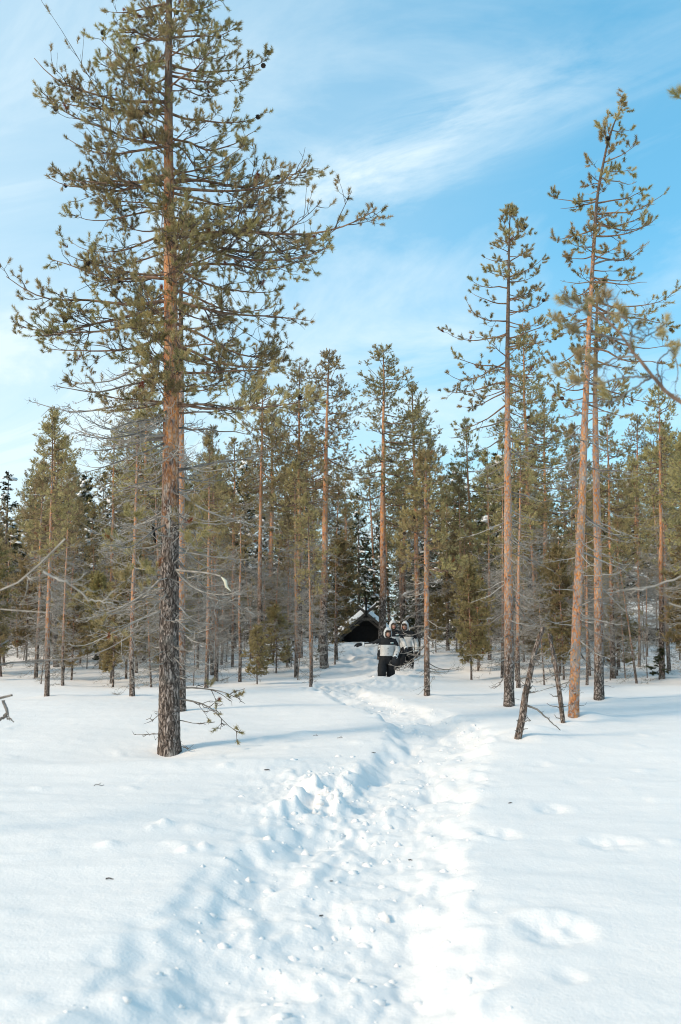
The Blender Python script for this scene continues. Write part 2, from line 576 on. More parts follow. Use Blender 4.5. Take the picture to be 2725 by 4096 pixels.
def curves(start, d, L, k, bend, wig, rg):
    """n curved twigs as polylines (n,k,3)"""
    n = len(start)
    s = np.linspace(0, 1, k)[None, :, None]
    L = L[:, None, None]
    p = start[:, None] + d[:, None] * L * s + bend[:, None] * L * s ** 2
    w = unit(rg.normal(size=(n, 3)))[:, None] * np.sin(s * np.pi * rg.uniform(1.2, 2.6, (n, 1, 1)) + 0) * L * wig
    return p + w * np.minimum(s * 3, 1)


def sample(pl, par, s):
    """points and tangents on polylines pl[par] at parameter s"""
    k = pl.shape[1]
    f = np.clip(s, 0, .999) * (k - 1)
    i = f.astype(int)
    a, b = pl[par, i], pl[par, i + 1]
    fr = (f - i)[:, None]
    return a * (1 - fr) + b * fr, unit(b - a)


TAN = np.array([.50, .38, .185])
OLIVE = np.array([.265, .225, .095])
DEEP = np.array([.044, .052, .027])
RUST = np.array([.26, .085, .035])


def tints(n, rg, warm=.5):
    t = np.clip(rg.normal(warm, .28, n), 0, 1)[:, None]
    c = OLIVE * (1 - t) + TAN * t
    r = rg.random(n)[:, None]
    c = np.where(r < .12, c * .6 + DEEP * .4, c)
    return np.where(r > .992, RUST, c)


def bough(main, r0, rg, tw, nd, live=True, n2=9, spread=.42, tuft=.13, need=(40, .05, .004), warm=.5, up=.25, n3=3.2, mats=(0, 1), wig=.08,
          bare=.25, tuft_p=.92, sides=(6, 4, 3), tint_fn=None, cones=None, rmin=.0026):
    """one bough: MAIN polyline (k,3); side shoots, twigs and needle tufts added to TW (Tubes) and ND (Needles)"""
    k = len(main)
    Ls = np.linalg.norm(np.diff(main, axis=0), axis=1).sum()
    rad = r0 * (1 - .82 * np.linspace(0, 1, k) ** .8)
    tw.add(main, rad, sides[0], mats[0])
    m1 = main[None]
    s2 = np.sort(rg.uniform(.12 if not live else bare, 1, n2)) if n2 else np.zeros(0)
    p, t = sample(m1, np.zeros(n2, int), s2)
    sgn = np.where(np.arange(n2) % 2, 1.0, -1.0)
    side = unit(np.cross(t, np.array([0, 0, 1.0])))
    ang = np.radians(rg.uniform(28, 68, n2))[:, None]
    roll = rg.normal(0, .45, n2)[:, None]
    upv = unit(np.cross(side, t))
    d2 = t * np.cos(ang) + (side * sgn[:, None] * np.cos(roll) + upv * np.sin(roll)) * np.sin(ang)
    L2 = Ls * spread * (1.05 - .80 * s2) * rg.uniform(.55, 1.15, n2)
    bend = np.array([0, 0, 1.0]) * rg.uniform(-.2, .36, (n2, 1)) * (up / .25) + rg.normal(0, .22, (n2, 3))
    c2 = curves(p, unit(d2), L2, 7, bend, wig, rg)
    r2 = np.maximum(r0 * .42 * (1 - .5 * s2), rmin * 1.35)
    tw.add(c2, r2[:, None] * np.linspace(1, .35, 7)[None], sides[1], mats[1])
    cnt = np.maximum(1, rg.poisson(n3 * np.clip(L2 / .45, .5, 2.2)))
    par = np.repeat(np.arange(n2), cnt)
    n = len(par)
    s3 = rg.uniform(.25, 1, n)
    p, t = sample(c2, par, s3)
    sgn = np.where(rg.random(n) < .5, 1.0, -1.0)[:, None]
    side = unit(np.cross(t, np.array([0, 0, 1.0])))
    upv = unit(np.cross(side, t))
    ang = np.radians(rg.uniform(25, 70, n))[:, None]
    roll = rg.normal(.2, .6, n)[:, None]
    d3 = t * np.cos(ang) + (side * sgn * np.cos(roll) + upv * np.sin(roll)) * np.sin(ang)
    L3 = np.clip(L2[par] * .42 * rg.uniform(.5, 1.2, n) * (1.2 - .5 * s3), .07, .7)
    bend3 = np.array([0, 0, 1.0]) * rg.uniform(-.05, .6, (n, 1)) * (up / .25) + rg.normal(0, .28, (n, 3))
    c3 = curves(p, unit(d3), L3, 5, bend3, wig * 1.1, rg)
    r3 = np.clip(r2[par] * .55, rmin, .007)
    tw.add(c3, r3[:, None] * np.linspace(1, .45, 5)[None], sides[2], mats[1])
    if not live:
        return c2, c3
    # tufts at every living tip
    tips = np.concatenate([main[None, -1], c2[:, -1], c3[:, -1]])
    td = np.concatenate([(main[-1] - main[-2])[None], c2[:, -1] - c2[:, -2], c3[:, -1] - c3[:, -2]])
    keep = rg.random(len(tips)) < tuft_p
    tips, td = tips[keep], unit(td[keep])
    td = unit(td + np.array([0, 0, .35]) + rg.normal(0, .12, td.shape))
    nn = len(tips)
    ln = tuft * rg.uniform(.5, 1.25, nn)
    tf = tint_fn or tints
    nd.add(tips - td * (ln * .35)[:, None], td, ln, tf(nn, rg, warm), need[0], need[1], need[2], rg=rg)
    # some shoots carry a second tuft a little behind the tip
    b = rg.random(nn) < .35
    if b.any():
        off = rg.normal(0, .05, (b.sum(), 3))
        d = unit(td[b] + rg.normal(0, .5, (b.sum(), 3)))
        nd.add(tips[b] + off - td[b] * .06, d, ln[b] * .8, tf(b.sum(), rg, warm), need[0], need[1], need[2], rg=rg)
    if cones is not None:
        j = rg.random(nn) < .009
        cones.extend(list(zip(tips[j] - td[j] * .09 + rg.normal(0, .02, (j.sum(), 3)), td[j])))
    return c2, c3


def arc(S, E, k, sag, rg, wig=.02, tip=.0):
    """bough axis from S to E: hangs by SAG in the middle, lifts at its TIP"""
    s = np.linspace(0, 1, k)[:, None]
    L = np.linalg.norm(E - S)
    p = S + (E - S) * s
    p[:, 2] += (-sag * 4 * s * (1 - s) * L)[:, 0]
    p[:, 2] += (tip * L * (s ** 4 - s))[:, 0]
    w = unit(rg.normal(size=3)) * np.sin(s * np.pi * 2 * rg.uniform(.8, 1.6)) * L * wig + unit(rg.normal(size=3)) * np.sin(s * np.pi * rg.uniform(3, 6)) * L * wig * .4
    return p + w * np.minimum(1, 4 * s)


def trunk_mesh(name, axis, rad, mat, sides=20, step=.06, rough=.06, flare=.25):
    """stem along AXIS (n,3 local) with radii RAD at its points; plates and knots displaced"""
    axis = np.asarray(axis, float)
    seg = np.concatenate([[0], np.cumsum(np.linalg.norm(np.diff(axis, axis=0), axis=1))])
    n = max(12, int(seg[-1] / step))
    s = np.linspace(0, seg[-1], n)
    P = np.stack([np.interp(s, seg, axis[:, i]) for i in range(3)], 1)
    ker = max(1, n // 30)
    if ker > 1:
        pad = np.pad(P, ((ker, ker), (0, 0)), 'edge')
        w = np.ones(2 * ker + 1) / (2 * ker + 1)
        Q = np.stack([np.convolve(pad[:, i], w, 'valid') for i in range(3)], 1)
        Q[0], Q[-1] = P[0], P[-1]
        P = Q
    r = np.interp(s, seg, rad)
    r = r * (1 + flare * np.exp(-s / .18))
    a = np.arange(sides) * 2 * np.pi / sides + np.pi / 2
    A, Z = np.meshgrid(a, s)
    ru = 1 + rough * (noise2(A * 3.2 + 5, Z * 6) * .8 + noise2(A * 7, Z * 15) * .7 + .7 * noise2(A * 1.1, Z * 1.2 + 8))
    X = P[:, None, 0] + np.cos(A) * r[:, None] * ru
    Y = P[:, None, 1] + np.sin(A) * r[:, None] * ru
    V = np.stack([X, Y, np.broadcast_to(P[:, None, 2], X.shape)], -1).reshape(-1, 3)
    idx = np.arange(n * sides).reshape(n, sides)
    q = np.stack([idx[:-1], np.roll(idx[:-1], -1, 1), np.roll(idx[1:], -1, 1), idx[1:]], -1).reshape(-1, 4)
    top = np.stack([np.full(sides - 2, idx[-1, 0]), idx[-1, 1:-1], idx[-1, 2:]], -1)
    return make_mesh(name, V, q, top, [mat])


def cone_mesh():
    bm = bmesh.new()
    for i in range(5):
        for j in range(6):
            z = -.022 + i * .011
            r = .017 * math.sin((i + .8) / 5.6 * math.pi) + .004
            a = (j + .5 * (i % 2)) * math.pi / 3
            c = Vector((math.cos(a) * r, math.sin(a) * r, z))
            o = Vector((math.cos(a), math.sin(a), .25)).normalized()
            sd = Vector((-math.sin(a), math.cos(a), 0)) * .010
            up = Vector((0, 0, .009))
            vs_ = [bm.verts.new(c - sd - o * .012), bm.verts.new(c + sd - o * .012), bm.verts.new(c + sd + o * .006), bm.verts.new(c + o * .014 + up * .4), bm.verts.new(c - sd + o * .006)]
            bm.faces.new(vs_)
    bmesh.ops.create_uvsphere(bm, u_segments=7, v_segments=5, radius=.016)
    me = bpy.data.meshes.new('pine_cone')
    bm.to_mesh(me)
    bm.free()
    me.materials.append(M['cone'])
    return me


CONE = cone_mesh()


# ================================================================== THE GROUND: one sheet of snow
def build_snow():
    tin = np.linspace(-1, 1, 481)
    tout = np.geomspace(.05, 1, 34)
    rows = np.concatenate([-np.geomspace(150, 2, 16) + 2.0, np.linspace(.4, 2.3, 12), np.geomspace(2.45, 62, 440), np.geomspace(66, 620, 40)])
    V = []
    for y in rows:
        w = 1.1 + .42 * max(y, 0)
        far = 520.0
        xs = np.concatenate([-(w + (far - w) * tout[::-1]), tin * w, w + (far - w) * tout])
        V.append(np.stack([xs, np.full_like(xs, y), np.zeros_like(xs)], 1))
    nc = len(V[0])
    V = np.concatenate(V)
    V[:, 2] = height(V[:, 0], V[:, 1])
    idx = np.arange(len(rows) * nc).reshape(len(rows), nc)
    q = np.stack([idx[:-1, :-1], idx[:-1, 1:], idx[1:, 1:], idx[1:, :-1]], -1).reshape(-1, 4)
    o = link('snow_ground', make_mesh('snow_ground', V, q, None, [M['snow']]))
    return tag(o, kind='structure')


build_snow()


def gz(x, y):
    return float(height(np.array([x]), np.array([y]))[0])


# ================================================================== PINES BUILT ONE BY ONE
def axis_from_px(pts, Y, base, dy=None):
    P = np.array([atv(x, y, Y) for x, y in pts]) - base
    return P


def hero_pine(label, group, base_px, axis_px, widths, boughs, mat, seed, deep=None, rand_live=0, live_span=None, live_len=None, rand_dead=0, dead_span=None, dead_len=None,
              warm=.75, tuft=.11, need=(70, .058, .0065), dense=7.0, twig_mats=None, n3=3.5, name='pine_tree', spread=.42, stubs=0, cones=True, Y=None, tuft_p=.76, bare=.25):
    rg = np.random.default_rng(seed)
    g = ground_hit(base_px[0] * K, base_px[1] * K)
    if Y is not None:
        p = at(base_px[0] * K, base_px[1] * K, Y)
        g = np.array([p[0], Y, gz(p[0], Y)])
    Y = g[1]
    base = np.array([g[0], g[1], gz(g[0], g[1]) - .06])
    root = empty(name, base, label, 'tree', group)
    pxm = K * Y / FPX                                    # metres for one pixel of the enlarged view
    ax = axis_from_px(axis_px, Y, base)
    ax[0] = (0, 0, 0)
    ax[1:, 1] = np.cumsum(rg.normal(0, .02, len(ax) - 1))
    rad = np.array(widths) * .5 * pxm
    big = rad[0] > .11
    link('trunk', trunk_mesh('trunk', ax, rad, mat, 44 if big else 22, .035 if big else .05, .05 if big else .05, .12), root)
    ay = np.array([p[1] for p in axis_px], float)

    def on_axis(y):
        return np.array([np.interp(-y, -ay, ax[:, i]) for i in range(3)]), float(np.interp(-y, -ay, rad))
    tm = twig_mats or (M['bough'], M['twig'])

    def put(S, E, live, r0, w, sag=None, tip=None, dn=1.0):
        L = np.linalg.norm(E - S)
        tw, nd, cn = Tubes(), Needles(), []
        sag = rg.uniform(-.04, .10) if sag is None else sag
        tip = rg.uniform(.0, .22) if tip is None else tip
        main = arc(S, E, 9 if L < 1.2 else 13, sag, rg, .025, tip)
        n2 = max(3, int(dense * dn * L ** .8 + rg.uniform(0, 2)))
        if live:
            bough(main, r0, rg, tw, nd, True, n2, spread, tuft, need, w, .25, n3, wig=.07, bare=bare, tuft_p=tuft_p, cones=cn if cones else None, rmin=.0036)
            b = link('branch', tw.mesh('branch', list(tm)), root)
            me = nd.mesh('needles')
            if me:
                tag(link('needles', me, b), kind='stuff')
            for cp, cd in cn:
                c = link('pine_cone', CONE, b, cp)
                c.rotation_euler = rg.uniform(-1.2, 1.2, 3)
                c.scale = (1.25,) * 3
        else:
            bough(main, r0, rg, tw, nd, False, n2, spread * .95, wig=.15, n3=n3 * 1.3, up=.12, rmin=.0036)
            link('dead_branch', tw.mesh('dead_branch', [M['dead_dark'] if r0 > .012 and rg.random() < .4 else M['dead'], M['dead']]), root)
    for bspec in boughs:
        sy, ex, ey = bspec[:3]
        live = bspec[3] if len(bspec) > 3 else 1
        w = bspec[4] if len(bspec) > 4 else warm
        dyf = bspec[5] if len(bspec) > 5 else rg.uniform(-.35, .35)
        S, r = on_axis(sy)
        E0 = S + (atv(ex, ey, Y) - base - S) * .94
        L0 = np.linalg.norm(E0 - S)
        E = E0 + np.array([0, dyf * L0, 0])
        r0 = float(np.clip(.011 + .0085 * L0, .006, r * .7))
        put(S, E, live, r0, w, bspec[6] if len(bspec) > 6 else None)
    for kind, nr, span, ln in ((1, rand_live, live_span, live_len), (0, rand_dead, dead_span, dead_len)):
        for i in range(nr):
            y = span[0] + (span[1] - span[0]) * (i + rg.random()) / nr
            S, r = on_axis(y)
            az = rg.uniform(0, 2 * np.pi)
            L = ln(y) * rg.uniform(.55, 1.1) * pxm
            el = rg.uniform(-.15, .45) if kind else rg.uniform(-.45, .25)
            E = S + L * np.array([math.cos(az) * math.cos(el), math.sin(az) * math.cos(el), math.sin(el)])
            put(S, E, kind, float(np.clip(.008 + .0075 * L, .004, r * .6)), warm, dn=1.0)
    if rand_live:
        y0, y1 = axis_px[-1][1], live_span[0] + .12 * (live_span[1] - live_span[0])
        for i in range(9):
            y = y0 + 4 + (y1 - y0) * (i / 9) ** 1.3
            S, r = on_axis(y)
            az = rg.uniform(0, 2 * np.pi)
            L = rg.uniform(.12, .22) + .25 * i / 9
            put(S, S + L * np.array([math.cos(az) * .7, math.sin(az) * .7, .75]), 1, .006, warm, dn=.6)
    for i in range(stubs):
        y = axis_px[0][1] - (axis_px[0][1] - axis_px[-1][1]) * rg.uniform(.02, .30)
        S, r = on_axis(y)
        az = rg.uniform(0, 2 * np.pi)
        L = rg.uniform(.08, .35)
        d = np.array([math.cos(az), math.sin(az), rg.uniform(-.5, .3)])
        tb = Tubes()
        tb.add(arc(S, S + d * L, 6, rg.uniform(-.05, .1), rg, .05), np.linspace(.008, .002, 6), 5)
        link('dead_branch', tb.mesh('dead_branch', [M['dead_dark']]), root)
    return root, base, Y, put, on_axis


BIG = [  # start height on the stem, end x, end y (enlarged view), live, warmth
    (-60, 250, -20), (-60, 505, -30), (10, 245, 35), (25, 520, 8), (95, 232, 70), (90, 560, 60), (150, 620, 100, 1, .45), (175, 590, 160), (140, 205, 128), (235, 52, 108, 1, .45, .1), (255, 78, 185),
    (260, 612, 238), (330, 105, 238), (315, 602, 295), (335, 128, 295), (400, 85, 345, 1, .4), (410, 80, 385), (425, 150, 425, 1, .4), (430, 742, 385, 1, .55, -.1), (420, 728, 352), (440, 660, 440),
    (470, 232, 475), (520, 255, 500), (545, 888, 512, 1, .7, -.15), (560, 770, 590, 1, .6), (520, 800, 490, 1, .65), (575, 640, 520, 1, .6), (600, 650, 655, 1, .75), (615, 740, 570, 1, .7),
    (640, 90, 582, 1, .6, .1), (630, 170, 610, 1, .6), (690, 5, 650, 1, .55, -.1), (705, 5, 735, 1, .5, .15), (740, 55, 782, 1, .45), (765, 118, 822, 1, .4), (690, 720, 757, 1, .6, -.2), (660, 640, 735, 1, .5),
    (735, 680, 805, 1, .6), (790, 700, 830, 1, .6), (860, 640, 862, 1, .7), (925, 735, 945, 1, 1.0, -.35), (935, 660, 930, 1, 1.0, -.3), (920, 250, 960, 1, 1.0, -.45), (950, 330, 975, 1, .95, -.4),
    (800, 150, 885, 0), (925, 75, 935, 0), (860, 120, 905, 0), (1000, 185, 1040, 0), (985, 600, 1000, 0), (1060, 555, 1085, 0), (1085, 650, 1010, 0, 0, .3), (1010, 110, 960, 0, 0, .2),
    (1120, 250, 1090, 0), (1180, 230, 1240, 0), (1210, 570, 1180, 0), (1300, 560, 1370, 0, 0, -.3), (1310, 180, 1440, 0, 0, -.3), (1270, 620, 1440, 0, 0, -.2), (1360, 210, 1370, 0), (1400, 170, 1480, 0, 0, -.5),
    (1380, 500, 1440, 0, 0, -.3), (1230, 270, 1200, 0, 0, -.3)]


def live_len(y):
    return np.interp(y, [-250, 0, 200, 450, 700, 950], [60, 120, 190, 240, 270, 230])


root, base, Y, put, on_axis = hero_pine(
    'tall pine with flaking orange upper stem, standing in open snow left of the trench', 'tall pines in the clearing',
    (390, 1733), [(390, 1733), (389, 1500), (390, 1300), (393, 1100), (394, 900), (392, 700), (389, 500), (388, 300), (389, 150), (390, 0), (391, -150), (392, -260)],
    [50, 45, 42, 39, 36, 31, 26, 21, 18, 14, 9, 3], BIG, M['bark_big'], 21, rand_live=100, live_span=(-240, 960), live_len=live_len,
    rand_dead=58, dead_span=(930, 1560), dead_len=lambda y: np.interp(y, [930, 1200, 1560], [260, 230, 130]), warm=.5, stubs=7)
rgf = np.random.default_rng(88)
for i in range(38):
    y = -150 + 1090 * (i + rgf.random()) / 38
    S, r = on_axis(y)
    az = rgf.uniform(-math.pi * .85, -math.pi * .15)
    L = rgf.uniform(.4, .95)
    put(S, S + L * np.array([math.cos(az), math.sin(az), rgf.uniform(.1, .5)]), 1, .012, .8 if y > 500 else .55)
# low branches near the foot, one with a few living tufts
for sy, ex, ey, live in ((1590, 560, 1612, 1), (1600, 550, 1685, 1), (1650, 488, 1665, 0), (1680, 310, 1690, 0), (1700, 448, 1727, 0), (1625, 330, 1668, 0)):
    S, r = on_axis(sy)
    E = atv(ex, ey, Y - .1) - base
    tw, nd = Tubes(), Needles()
    rg = np.random.default_rng(sy)
    main = arc(S, E, 10, -.10 if live else .02, rg, .03, 0)
    bough(main, .019 if live else .011, rg, tw, nd, bool(live), 8 if live else 4, .45, .10, (60, .06, .007), .35, .1, 1.6, (0, 1), .12, .3, .26, rmin=.005)
    b = link('branch' if live else 'dead_branch', tw.mesh('branch', [M['dead_dark'], M['twig'] if live else M['dead_dark']]), root)
    if nd.V:
        tag(link('needles', nd.mesh('needles'), b), kind='stuff')
# a few living tufts low on the camera side
for sy, ex, ey in ((1230, 300, 1165), (1330, 262, 1240), (1350, 290, 1330), (1380, 180, 1390), (1390, 225, 1440), (1330, 340, 1310), (1260, 435, 1165), (1300, 460, 1215)):
    S, r = on_axis(sy)
    E = atv(ex, ey, Y - .7) - base
    tw, nd = Tubes(), Needles()
    rg = np.random.default_rng(sy + ex)
    bough(arc(S, E, 10, .05, rg, .04, .1), .011, rg, tw, nd, True, 5, .3, .14, (64, .062, .0075), .55, .25, 1.0, bare=.6, tuft_p=.8)
    b = link('branch', tw.mesh('branch', [M['dead'], M['dead']]), root)
    tag(link('needles', nd.mesh('needles'), b), kind='stuff')
# torn branch showing pale wood, and dark beard lichen
tb = Tubes()
S = atv(510, 1328, Y - .6) - base
tb.add(np.array([S, S + (.05, 0, -.05), S + (.07, 0, -.13), S + (.13, .01, -.19)]), np.array([.008, .026, .022, .004]), 6)
b = link('torn_branch', tb.mesh('torn_branch', [simple_mat('torn_pale_wood', (.66, .60, .46), .8, .1, 20)]), root)
tag(b, 'pale torn wood of a broken branch')
S1, r1 = on_axis(1310)
tb = Tubes()
tb.add(arc(S1, S, 10, -.02, np.random.default_rng(2), .02), np.linspace(.022, .010, 10), 6)
link('dead_branch', tb.mesh('dead_branch', [M['dead']]), root)
nd = Needles()
pts = np.array([atv(352 + i * .7, 1205 + i * 4.5, Y - .25) - base for i in range(8)])
nd.add(pts, np.tile([0.1, 0, -1.0], (8, 1)), np.full(8, .05), np.tile([.014, .013, .012], (8, 1)), 60, .06, .006, 5, 40)
tag(link('beard_lichen', nd.mesh('beard_lichen'), root), 'dark beard lichen hanging from a dead branch', kind='stuff')

hero_pine('slimmer pine close behind the big lone pine, its stem half hidden by it', 'tall pines in the clearing',
          (416, 1635), [(416, 1635), (416, 1300), (416, 1000), (416, 800), (417, 680), (418, 600)], [24, 20, 17, 13, 9, 3],
          [(720, 505, 690), (760, 330, 760), (800, 560, 800), (850, 300, 870), (900, 545, 880), (650, 470, 620), (640, 375, 610)], M['bark_slim'], 31, rand_live=16, live_span=(610, 950),
          live_len=lambda y: np.interp(y, [600, 950], [50, 130]), rand_dead=26, dead_span=(900, 1560), dead_len=lambda y: 110, warm=.55, tuft=.14, stubs=5)

hero_pine('straight slender pine right of the trench, first tall one beside the two snags', 'tall pines in the clearing',
          (1172, 1625), [(1172, 1625), (1171, 1400), (1169, 1200), (1168, 1000), (1168, 800), (1170, 650), (1172, 550), (1174, 492)], [24, 21, 18, 14, 10, 7, 4, 2],
          [(560, 1138, 540, 1, .55), (555, 1228, 522, 1, .5), (560, 1210, 510), (605, 1230, 560), (600, 1112, 585, 1, .5), (640, 1110, 625), (640, 1258, 592, 1, .55), (650, 1245, 620), (665, 1080, 645, 1, .5), (690, 1250, 660, 1, .6),
           (700, 1080, 665, 1, .5), (720, 1262, 690, 1, .6), (740, 1062, 700), (770, 1028, 752, 1, .5), (780, 1280, 740, 1, .6), (800, 1290, 780, 1, .6), (830, 1022, 865, 1, .5), (850, 1035, 830), (880, 1020, 905, 1, .5), (880, 1270, 870, 1, .7),
           (900, 1060, 930, 1, .5), (930, 1040, 990, 1, .35, .1), (960, 1030, 1005, 0), (1000, 1060, 1040, 0), (1050, 1270, 1030, 0), (1130, 1290, 1150, 0), (1200, 1050, 1240, 0), (1270, 1290, 1330, 0), (1340, 1080, 1390, 0), (1360, 1240, 1440, 0)],
          M['bark_slim'], 41, rand_live=30, live_span=(540, 960), live_len=lambda y: np.interp(y, [540, 960], [40, 130]), rand_dead=48, dead_span=(940, 1560), dead_len=lambda y: 105,
          warm=.75, tuft=.11, need=(60, .062, .009), dense=4.6, n3=1.7, stubs=9, spread=.36)

hero_pine('tallest right-hand pine, reddish flecked stem leaning, sparse top high in the blue sky', 'tall pines in the clearing',
          (1320, 1650), [(1320, 1650), (1326, 1450), (1333, 1300), (1340, 1120), (1347, 950), (1356, 750), (1364, 600), (1373, 450), (1388, 380), (1402, 310), (1428, 250)], [24, 22, 20, 18, 15, 11, 9, 7, 6, 5, 2],
          [(300, 1462, 290, 1, .5), (310, 1395, 285), (330, 1402, 325), (375, 1468, 335, 1, .5), (400, 1460, 395, 1, .4), (420, 1350, 398, 0), (410, 1465, 430, 0), (440, 1355, 445, 0), (460, 1268, 440, 1, .5), (465, 1285, 480, 1, .5),
           (470, 1500, 430, 1, .5), (495, 1540, 442, 1, .4), (510, 1528, 485, 1, .45), (520, 1500, 480), (530, 1270, 550, 1, .5), (545, 1520, 500), (570, 1310, 560), (590, 1478, 585, 1, .5), (590, 1300, 600), (610, 1498, 560, 0), (640, 1475, 640, 1, .5),
           (650, 1280, 655, 0), (650, 1485, 665, 1, .55), (660, 1290, 690), (690, 1540, 690, 1, .5), (700, 1560, 738, 1, .6, .1), (720, 1500, 730), (740, 1275, 760, 1, .6), (760, 1555, 800, 1, .5), (790, 1265, 830, 1, .6), (800, 1540, 850), (820, 1480, 850),
           (860, 1280, 900, 1, .6), (880, 1510, 930, 1, .5), (930, 1450, 960), (950, 1270, 960, 0), (1000, 1450, 1040, 0), (1050, 1200, 1080, 0), (1075, 1480, 1085, 0), (1150, 1230, 1200, 0, 0, -.3), (1180, 1480, 1230, 0), (1270, 1480, 1330, 0),
           (1420, 1440, 1440, 0, 0, -.2), (1430, 1460, 1500, 0, 0, -.3), (1480, 1390, 1560, 0)],
          M['bark_red'], 51, rand_live=32, live_span=(420, 940), live_len=lambda y: np.interp(y, [400, 940], [55, 140]), rand_dead=42, dead_span=(920, 1600), dead_len=lambda y: 110,
          warm=.72, tuft=.12, need=(60, .062, .009), dense=3.8, n3=1.4, stubs=6, spread=.36, cones=True)

hero_pine('dark footed pine just behind the leaning reddish pine', 'tall pines in the clearing',
          (1379, 1610), [(1379, 1610), (1378, 1450), (1375, 1250), (1371, 1050), (1369, 900), (1371, 760), (1374, 660)], [23, 20, 18, 15, 11, 7, 3],
          [(760, 1420, 740), (800, 1320, 800), (840, 1440, 820), (900, 1470, 900), (960, 1300, 980, 0), (1000, 1440, 1020), (1090, 1500, 1080, 0), (1200, 1480, 1250, 0), (1350, 1460, 1420, 0)],
          M['bark_slim'], 61, rand_live=24, live_span=(690, 1010), live_len=lambda y: np.interp(y, [660, 1000], [40, 110]), rand_dead=40, dead_span=(960, 1560), dead_len=lambda y: 100,
          warm=.75, tuft=.11, need=(56, .062, .009), dense=4.4, n3=1.7, stubs=7, spread=.36)

hero_pine('thin pine with bare lower twigs and short tan crown, right of the three people', 'slim pines at the clearing edge',
          (983, 1601), [(983, 1601), (982, 1450), (981, 1300), (980, 1180), (980, 1050)], [14, 12, 10, 8, 2],
          [(1110, 940, 1120, 1, .9), (1120, 1020, 1100, 1, .9), (1180, 925, 1190, 1, .9), (1170, 1040, 1180, 1, .9), (1230, 915, 1240, 1, .9), (1210, 1070, 1230, 1, .85), (1260, 1080, 1290, 1, .8), (1340, 900, 1375, 0, 0, -.2), (1330, 1050, 1330, 0),
           (1450, 905, 1455, 0), (1440, 925, 1440, 0, 0, .2), (1480, 905, 1545, 0, 0, -.2), (1500, 890, 1530, 0, 0, -.1), (1470, 1055, 1500, 0), (1500, 1060, 1480, 0, 0, .2), (1540, 960, 1560, 0), (1545, 1020, 1548, 0)],
          M['bark_slim'], 72, rand_live=54, live_span=(1060, 1320), live_len=lambda y: np.interp(y, [1050, 1320], [26, 105]), rand_dead=24, dead_span=(1290, 1570), dead_len=lambda y: 80,
          warm=.9, tuft=.11, need=(50, .062, .010), dense=6, n3=2.2, stubs=7)


# ================================================================== PATTERNS OF THE WOOD: pines, spruces and saplings that are copied
WOOD_MATS = [M['bough'], M['twig'], M['dead']]


def far_pine(seed, H, crown, wmax, r0, warm, nb, nd_, need, tuft, dense, name='pine_tree', bark='bark_far', sweep=0.0, shape=1.0, dead_len=1.0, dn3=2.6, ln3=2.6):
    rg = np.random.default_rng(seed)
    root = bpy.data.objects.new(name, None)
    col.objects.link(root)
    zs = np.linspace(0, H, 9)
    ax = np.stack([np.cumsum(rg.normal(0, .018 * H / 9, 9)), np.cumsum(rg.normal(0, .018 * H / 9, 9)), zs], 1)
    ax[0] = (0, 0, -.15)
    rad = r0 * (1 - .9 * (zs / H) ** 1.1)
    link('trunk', trunk_mesh('trunk', ax, rad, M[bark], 12, .12, .05, .25), root)
    tw, nd, dd = Tubes(), Needles(), Tubes()

    def pos(z):
        return np.array([np.interp(z, zs, ax[:, i]) for i in range(3)])
    z0 = H * crown
    for i in range(nb):
        u = ((i + rg.random()) / nb) ** .85
        z = z0 + (H * .985 - z0) * u
        prof = np.interp(u, [0, .18, .45, .75, 1], [.62, .95, 1.0, .72, .12]) ** shape
        L = wmax * prof * rg.uniform(.55, 1.1)
        az = rg.uniform(0, 2 * np.pi)
        el = np.interp(u, [0, .5, 1], [-.12, .1, .75]) + rg.normal(0, .14) + sweep
        S = pos(z)
        E = S + L * np.array([math.cos(az) * math.cos(el), math.sin(az) * math.cos(el), math.sin(el)])
        main = arc(S, E, 8, rg.uniform(0, .12), rg, .03, rg.uniform(0, .25))
        bough(main, .010 + .011 * L, rg, tw, nd, True, max(4, int(dense * L + 2)), .44, tuft, need, warm, .25, ln3, (0, 1), .08, .15, .93, (4, 3, 3), rmin=.0042)
    for i in range(nd_):
        z = H * (.05 + (crown * 1.12 - .05) * ((i + rg.random()) / nd_) ** .95)
        L = dead_len * rg.uniform(.4, 1.15) * np.interp(z / (H * crown), [0, .3, 1.1], [.55, 1.0, 1.15])
        az = rg.uniform(0, 2 * np.pi)
        el = rg.uniform(-.55, .2)
        S = pos(z)
        E = S + L * np.array([math.cos(az) * math.cos(el), math.sin(az) * math.cos(el), math.sin(el)])
        bough(arc(S, E, 7, rg.uniform(-.1, .12), rg, .05, .1), (.006 + .006 * L) * H / 9.5, rg, dd, nd, False, max(4, int(7 * L + 3)), .55, wig=.16, n3=dn3, up=.1, mats=(0, 0), sides=(4, 3, 3), rmin=.0044)
    crown_o = link('crown', tw.mesh('crown', [M['bough'], M['twig']]), root)
    tag(link('needles', nd.mesh('needles'), crown_o), kind='stuff')
    if dd.V:
        tag(link('bare_limbs', dd.mesh('bare_limbs', [M['dead']]), root), 'grey bare limbs below the crown', kind='stuff')
    root['H'] = H
    return root


